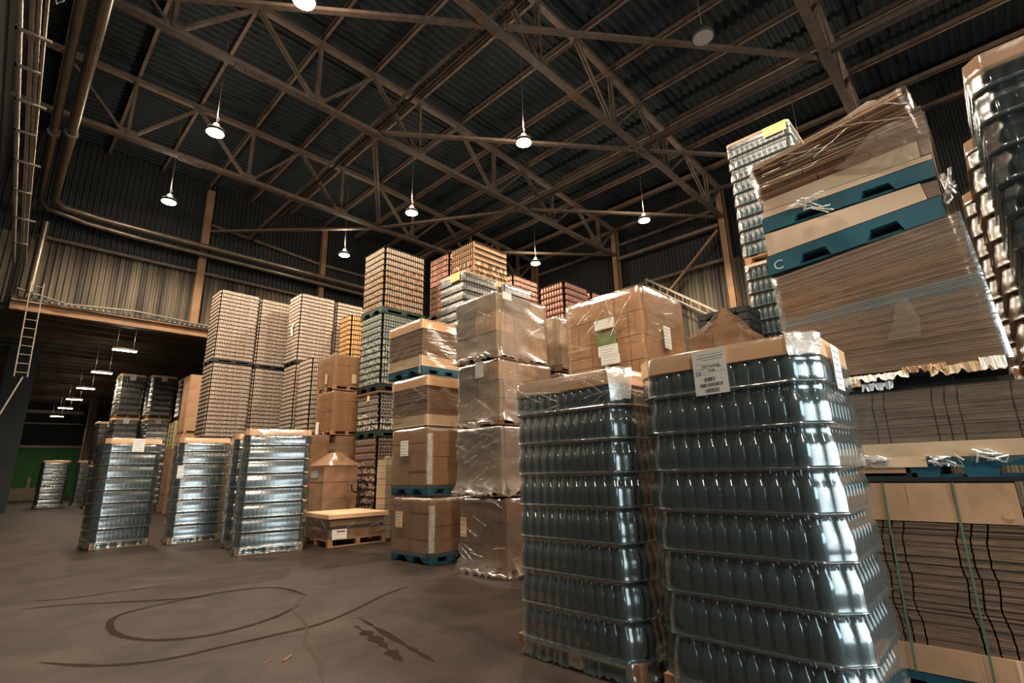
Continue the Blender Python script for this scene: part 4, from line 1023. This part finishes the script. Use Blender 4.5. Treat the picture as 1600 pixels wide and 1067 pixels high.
# wrapped cartons and black pallets in front of it
t = carton_pallet((7.35, 2.5, 0), .8, .75, 3.45, 2, 2, 7, M_card_dark, 'brown cartons under a tent of film, right of the big wrapped boxes', 'carton stacks by the ochre column', seed=8)
mb = MB(); mb.grid([[(-.05, -.05, 3.4), (.82, -.05, 3.4), (.82, .78, 3.4), (-.05, .78, 3.4)], [(.1, .1, 3.62), (.5, .1, 3.7), (.5, .5, 3.7), (.1, .5, 3.6)], [(.25, .25, 3.85), (.3, .25, 3.86), (.3, .3, 3.86), (.25, .3, 3.85)]], closed=True); mb.build('film_cone', M_film_b, t)
carton_pallet((8.28, 2.62, 0), .62, .85, 3.62, 1, 2, 7, M_card_dark, 'tall carton column carrying the black pallets beside the ochre column', 'carton stacks by the ochre column', seed=9)
PB = plastic_pallet_mesh(.62, .85, .13, M_black)
for k in range(3):
    t = thing('black_pallet', f'black plastic pallet beside the ochre column, {("lowest","middle","topmost")[k]} of three', 'pallet', (8.28, 2.62, 3.63+.135*k), 0, 'black pallets on the cartons'); obj('plastic_pallet', PB, t)

# ------------------------------------------------------------------ T1: the cardboard tower at the right
gT1 = 'cardboard tower at the right'
X0, DX = 4.62, 1.15
def pz(poly, x0=0, x1=DX): 
    mb = MB(); mb.prism_x(poly, x0, x1); return mb
def tier_pallet(poly_bottom_left, poly_bottom_right, th, parent, m_=M_blue):
    """plastic pallet drawn as a slanted deck with blocks between (y0,z0) at the far end and (y1,z1) at the near end"""
    (y0, z0), (y1, z1) = poly_bottom_left, poly_bottom_right; mb = MB()
    def P(t, h): return (y0+(y1-y0)*t, z0+(z1-z0)*t+h)
    mb.prism_x([P(0, th*.55), P(1, th*.55), P(1, th), P(0, th)], 0, DX)
    for a, b_ in ((0, .2), (.4, .6), (.8, 1)):
        mb.prism_x([P(a, 0), P(b_, 0), P(b_+.03 if b_ < 1 else 1, th*.55), P(a-.03 if a else 0, th*.55)], 0, .2); mb.prism_x([P(a, 0), P(b_, 0), P(b_, th*.55), P(a, th*.55)], DX-.2, DX)
    mb.prism_x([P(0, 0), P(1, 0), P(1, .02), P(0, .02)], .02, .14)
    return mb.build('plastic_pallet', m_, parent)
# bottom tier
t = thing('cardboard_pallet', 'bottom tier of the cardboard tower, flattened boxes under a tan cap with green straps', 'cardboard pallet', (X0, -.22, 0), 0, gT1)
tier_pallet((1.45, 0), (0, 0), .12, t)
mb = MB(); mb.box(-.01, .0, .125, DX, 1.45, .29); mb.box(-.0115, .6, .13, -.01, .603, .29, 1); mb.box(-.0115, .42, .13, -.01, .44, .29, 1); mb.build('bottom_tray', [M_card, M_card_pale], t)
sheets(t, DX, 1.45, .29, 1.08, 62, M_edge, seed=51, jit=.016, slots=(.42, .50, .57, .86, .93, .98, 1.2), drift=.03)
mb = MB(); mb.box(-.015, .24, 1.085, DX, 1.45, 1.34); mb.box(-.0165, .55, 1.09, -.015, .553, 1.335, 1); mb.box(-.0165, .8, 1.2, -.015, .802, 1.33, 1); mb.build('cardboard_lid', [M_card, M_edge], t)
for k in range(2):
    y = (.93, .54)[k]
    mb = MB(); mb.bar((-.022, y, 1.345), (-.022, y+.02, .12), .012, .003); mb.build('strap', M_strap, t)
mb = MB(); mb.grid([[(-.02, .28, 1.16), (-.03, .3, 1.15), (-.02, .32, 1.16)], [(-.04, .27, 1.13), (-.05, .3, 1.12), (-.03, .33, 1.13)]]); mb.build('torn_corner', M_card_dark, t)
# second tier
t = thing('cardboard_pallet', 'second tier of the cardboard tower, grey wrapped sheets over black board', 'cardboard pallet', (X0, -.22, 1.35), 0, gT1)
mb = MB(); mb.box(0, .0, 0, DX, 1.42, .03); mb.box(.0, .72, .03, .3, 1.42, .06); mb.build('dark_board', M_black, t)
tier_pallet((.75, .03), (0, .03), .13, t); 
mb = MB(); mb.box(.0, .78, .04, DX, 1.42, .15); mb.build('bottom_tray', M_card, t)
mb = MB(); mb.box(-.01, .14, .165, DX, 1.02, .27); mb.box(-.02, .65, .10, DX*.5, 1.03, .165); mb.build('carton', M_card_pale, t)
sheets(t, DX, 1.42, .275, .64, 40, M_edge_grey, seed=52, jit=.010, slots=(.14, .41, .48, .55, .83, .9), drift=.01)
wrap(t, DX, 1.42, .13, .65, M_film, amp=.012, off=.018, seed=53, ragged=.02, top=False, nx=20)
for q, (yy, zz) in enumerate(((.95, .15), (.55, .14), (.3, .16))):
    rr = random.Random(q); mb = MB()
    for k in range(5): mb.tube([(-.04+rr.uniform(-.02, .02), yy+rr.uniform(-.1, .1), zz+rr.uniform(-.04, .05)) for i in range(4)], .008, 5)
    mb.build('crumpled_film', M_film_w, t)
# third tier with torn boards under it
t = thing('cardboard_pallet', 'third tier of the cardboard tower, big wrapped block with torn white board beneath', 'cardboard pallet', (X0, 0, 2.01), 0, gT1)
mb = MB()
mb.prism_x([(-.12, .0), (1.15, -.005), (1.15, .03), (-.12, .03)], .1, DX); mb.prism_x([(.2, .02), (.5, .02), (.5, .1), (.2, .1)], .3, .8); mb.build('dark_board', M_black, t)
rr = random.Random(77)
def torn(y0, y1, z0, z1, m_, x=-.02, n=10):
    n = n*3
    mb = MB(); up = []; lo = []
    for i in range(n+1):
        y = y0+(y1-y0)*i/n
        up.append((x+rr.uniform(-.012, .012), y, z1+rr.uniform(-.006, .006))); lo.append((x-rr.uniform(0, .02), y, z0+rr.uniform(-.004, .008)+.035*max(0, math.sin(i*.7+y0*40))**3))
    back = [(p[0]+.012, p[1], p[2]) for p in up]; lob = [(p[0]+.012, p[1], p[2]) for p in lo]
    mb.grid([lo, up, back, lob, lo], smooth=False); return mb.build('torn_board', m_, t)
torn(.72, 1.12, .04, .10, M_card_pale); torn(.42, .8, .07, .125, M_paper); torn(.52, .72, .0, .06, mat('bluish white board', rgb(196, 204, 212), .8)); torn(-.1, .3, .06, .13, M_card_pale); torn(-.1, .03, .06, .15, M_paper, x=-.03, n=4); torn(.2, .45, .10, .15, M_card)
mb = MB(); rr2 = random.Random(8); n = 54
LB, LT, RB, RT = (1.15, .15), (1.19, 1.075), (-.11, .13), (-.045, 1.215)
bl = []
for k in range(n):
    a, b_ = k/n, (k+.88)/n; jl, jr = rr2.uniform(-.008, .008), rr2.uniform(-.008, .008)
    f = lambda A_, B_, u: (A_[0]+(B_[0]-A_[0])*u, A_[1]+(B_[1]-A_[1])*u)
    p0, p1, p2, p3 = f(RB, RT, a), f(LB, LT, a), f(LB, LT, b_), f(RB, RT, b_)
    mi = 1 if .47 < a < .56 else (2 if .56 <= a < .78 or a < .3 else 0)
    mb.prism_x([(p0[0]+jr, p0[1]), (p1[0]+jl, p1[1]), (p2[0]+jl, p2[1]), (p3[0]+jr, p3[1])], rr2.uniform(0, .01), DX, mi)
tag(mb.build('cardboard_sheets', [M_edge_grey, mat('blue grey board', rgb(96, 112, 118), .8), M_edge], t), kind='stuff')
def quad_wrap(parent, LB, RB, LT, RT, x0, x1, m_, seed, off=.02, amp=.01, ny=18, nz=12, name='stretch_film'):
    """film round a leaning block: its near face, both ends and the top"""
    rr = random.Random(seed); ph = [(rr.uniform(2, 7), rr.uniform(4, 12), rr.uniform(0, 6)) for _ in range(5)]; rows = []
    for k in range(nz+1):
        t_ = k/nz; L0 = Vector(LB).lerp(Vector(LT), t_); R0 = Vector(RB).lerp(Vector(RT), t_); r = []
        for s_ in range(6):
            u = s_/6; r.append((x1+(x0-x1)*u, L0[0]+off*1.5, L0[1]))
        for s_ in range(ny+1):
            u = s_/ny; p = L0.lerp(R0, u); w_ = sum(math.sin(a*u*3+b_*t_+c) for a, b_, c in ph)/5*amp
            e = off*1.5*(1 if s_ == 0 else -1 if s_ == ny else 0)
            r.append((x0-off-w_, p[0]+e, p[1]))
        for s_ in range(1, 7):
            u = s_/6; r.append((x0+(x1-x0)*u, R0[0]-off*1.5, R0[1]))
        rows.append(r)
    mb = MB(); mb.grid(rows); mb.f = [f[::-1] for f in mb.f]; return mb.build(name, m_, parent)
quad_wrap(t, LB, RB, LT, RT, 0, DX, M_film, 61)
mb = MB(); mb.grid([[(-.035, .5, .36), (-.04, .30, .36)], [(-.04, .44, .5), (-.045, .28, .48)], [(-.04, .40, .65), (-.045, .33, .66)]]); mb.build('film_scrap', M_film_m, t)
# fourth: thin carton on a blue pallet
t = thing('carton_pallet', 'flat pale carton on a blue pallet in the tower, between the two wrapped tiers', 'carton pallet', (X0, 0, 3.09), 0, gT1)
tier_pallet((1.24, .035), (.0, .135), .17, t)
cu = bpy.data.curves.new('letter', 'FONT'); cu.body = 'C'; cu.size = .12
tmp = bpy.data.objects.new('letter', cu); C.objects.link(tmp); bpy.context.view_layer.update()
me = bpy.data.meshes.new_from_object(tmp.evaluated_get(bpy.context.evaluated_depsgraph_get())); bpy.data.objects.remove(tmp)
me.materials.append(mat('chalky white paint', rgb(170, 190, 190), .8)); o = obj('pallet_letter', me, t, (-.004, 1.19, .07)); o.rotation_euler = (PI/2, 0, -PI/2)
M_c2 = mat('grey beige carton', rgb(196, 178, 156), .8, var=.12, vscale=2)
pz([(.08, .305), (1.22, .215), (1.22, .425), (.1, .445)]).build('carton', M_c2, t)
pz([(.005, .31), (.075, .305), (.095, .435), (.0, .43)]).build('end_board', M_edge_grey, t)
mb = MB(); mb.grid([[(-.02, 1.16, .22), (-.02, 1.24, .22)], [(-.03, 1.15, .42), (-.02, 1.25, .42)]]); mb.build('corner_film', M_film_m, t)
mb = MB(); rr3 = random.Random(4)
for k in range(6): mb.tube([(-.02+rr3.uniform(-.03, .03), -.03+rr3.uniform(-.06, .03), .3+rr3.uniform(-.1, .2)) for i in range(4)], .012, 5)
mb.build('crumpled_film', M_film_m, t)
# top: fanned bundles on a pale carton and a blue pallet
t = thing('cardboard_pallet', 'top of the cardboard tower, fanned loose flat boxes on a blue pallet', 'cardboard pallet', (X0, 0, 3.53), 0, gT1)
tier_pallet((1.225, .005), (.0, .025), .135, t)
pz([(-.005, .17), (1.21, .145), (1.21, .205), (-.005, .21)]).build('carton', M_c2, t); pz([(.06, .215), (1.20, .21), (1.19, .31), (.055, .355)]).build('carton', M_c2, t)
pz([(-.01, .215), (.05, .22), (.045, .36), (-.015, .345)]).build('end_board', M_edge_grey, t)
M_fan = mat('brown fanned board', rgb(132, 100, 78), .8, var=.3, vscale=4, stretch=(1, 2, 10))
M_fan_lt = mat('light fanned board', rgb(168, 142, 120), .8, var=.25, vscale=4, stretch=(1, 2, 10)); M_fan_dk = mat('dark fanned board', rgb(100, 74, 58), .8, var=.3, vscale=4, stretch=(1, 2, 10))
lz, rz_ = .32, .37; rr4 = random.Random(12)
hs_l = [.05, .06, .05, .06, .05, .045, .045]; hs_r = [.05, .07, .06, .07, .08, .07, .08]
for k in range(7):
    a, b_ = hs_l[k], hs_r[k]; yl = 1.19+.007*k; yr = -.005+(.012*k if k > 3 else 0)+rr4.uniform(-.012, .012)
    mb = MB(); sub = 5
    for q in range(sub):
        u0, u1 = q/sub, (q+.72)/sub; x_ = rr4.uniform(-.03, .02)+(.02 if k % 3 == 1 else 0)
        cuts = sorted([yr, yl]+[yr+(yl-yr)*c for c in ((.3, .62), (.45, .8), (.25, .7))[k % 3]])
        for i in range(len(cuts)-1):
            ya, yb = cuts[i]+(.006 if i else 0), cuts[i+1]-(.006 if i < len(cuts)-2 else 0)
            Z = lambda y, u: (lambda s_: rz_+b_*u+(lz+a*u-rz_-b_*u)*s_)((y-yr)/(yl-yr))
            mb.prism_x([(ya, Z(ya, u0)), (yb, Z(yb, u0)), (yb, Z(yb, u1)), (ya, Z(ya, u1))], x_, DX)
    lz += a; rz_ += b_
    mb.build('board_bundle', (M_fan, M_edge_grey, M_fan_lt, M_fan_dk)[(k*3) % 4], t)
mb = MB(); mb.prism_x([(.24, .855), (.66, .79), (.66, .80), (.3, .92), (.24, .90)], .1, .8); mb.build('loose_board', mat('grey loose board', rgb(150, 146, 142), .7), t)
quad_wrap(t, (1.19, .3), (-.01, .36), (1.235, .68), (.07, .83), -.03, DX, M_film_b, 71, amp=.02)
creases(t, 0, 1.15, .45, .78, 12, 72, off=.055, r=.003)
mb = MB(); mb.grid([[(-.05, .6, .34), (-.05, .2, .18), (-.05, -.02, .2)], [(-.06, .45, .42), (-.055, .2, .35), (-.05, -.03, .4)], [(-.05, .3, .55), (-.055, .15, .56), (-.045, -.03, .55)]]); mb.build('film_drape', M_film_m, t)
mb = MB(); rr5 = random.Random(6)
for k in range(8): mb.tube([(-.05+rr5.uniform(-.015, .015), .95-.06*i+rr5.uniform(-.06, .06), .17-.035*i*(k % 2)+rr5.uniform(-.05, .02)) for i in range(5)], .006, 5)
mb.build('film_shreds', M_film_w, t)

# ------------------------------------------------------------------ T3: dark bottle pallets at the right edge
gT3 = 'dark bottle stacks at the right edge'
M_film_t3 = film_mat('dark glossy film', (.7, .76, .78, 1), rgb(84, 100, 104), .09, .24, bump=.05, gloss=.012, fres=.18)
D = glass_pallet('dark bottle pallet with a brown cap at the top right, under glossy film', (4.95, -1.56, 2.30), 1.1, 1.24, 2.28, 8, .105, 0, .1, 100, True, 1, 9, film=M_film_t3, bottle=mat('black green bottles', rgb(24, 36, 40), .12, spec=.8), group=gT3, m_lid=M_card_dark, lid_t=.16)
dup(D, (4.95, -1.56, 0), 0, 'lower dark bottle pallet under the brown-capped one, hidden behind the cardboard tower')
M_film_t4 = film_mat('glossy film painted lamplit', (.62, .5, .38, 1), rgb(80, 58, 38), .2, .25, bump=.1, gloss=.005, fres=.15)  # warm lamplight from behind is put into this film's brown
D2 = glass_pallet('upper bottle pallet in film painted lamplit brown, behind the brown-capped one', (6.3, -1.5, 2.30), 1.1, 1.24, 2.28, 8, .105, 0, .1, 0, True, 1, 8, film=M_film_t4, bottle=M_bottle, group=gT3, m_lid=M_card_dark)
dup(D2, (6.3, -1.5, 0), 0, 'lower bottle pallet in film painted lamplit brown, hidden behind the tower'); dup(D2, (7.65, -1.42, 2.30), 0, 'rear bottle pallet in film painted lamplit brown, its cap just left of the second one'); dup(D2, (7.65, -1.42, 0), 0, 'lowest rear bottle pallet in film painted lamplit brown at the right edge')

# wooden crates left of the pink cans, in the far hall
t = carton_pallet((6.0, 26.4, 3.46), 1.1, 1.1, 2.7, 1, 1, 4, M_card_or, 'orange-brown crates stacked at the left edge of the pink cans, upper part', 'crates beyond the opening', seed=15)
carton_pallet((5.95, 26.4, 0), 1.2, 1.1, 3.45, 1, 1, 6, M_card_or, 'orange-brown crates stacked at the left edge of the pink cans, lower part', 'crates beyond the opening', seed=16)
PW = wood_pallet_mesh(1.1, 1.1, .2, mat('pale weathered wood', rgb(170, 160, 120), .9))
for k in range(6):
    t = thing('spare_pallet', f'empty pale wooden pallet left of the crates, {ORD[k+1]} from the top', 'pallet', (5.9, 27.6, 3.86-.205*k), 0, 'empty pallets left of the crates'); obj('wood_pallet', PW, t)
carton_pallet((5.9, 27.6, 0), 1.1, 1.1, 2.83, 1, 1, 4, M_card_dark, 'brown cartons carrying the empty pale pallets', 'crates beyond the opening', seed=17)
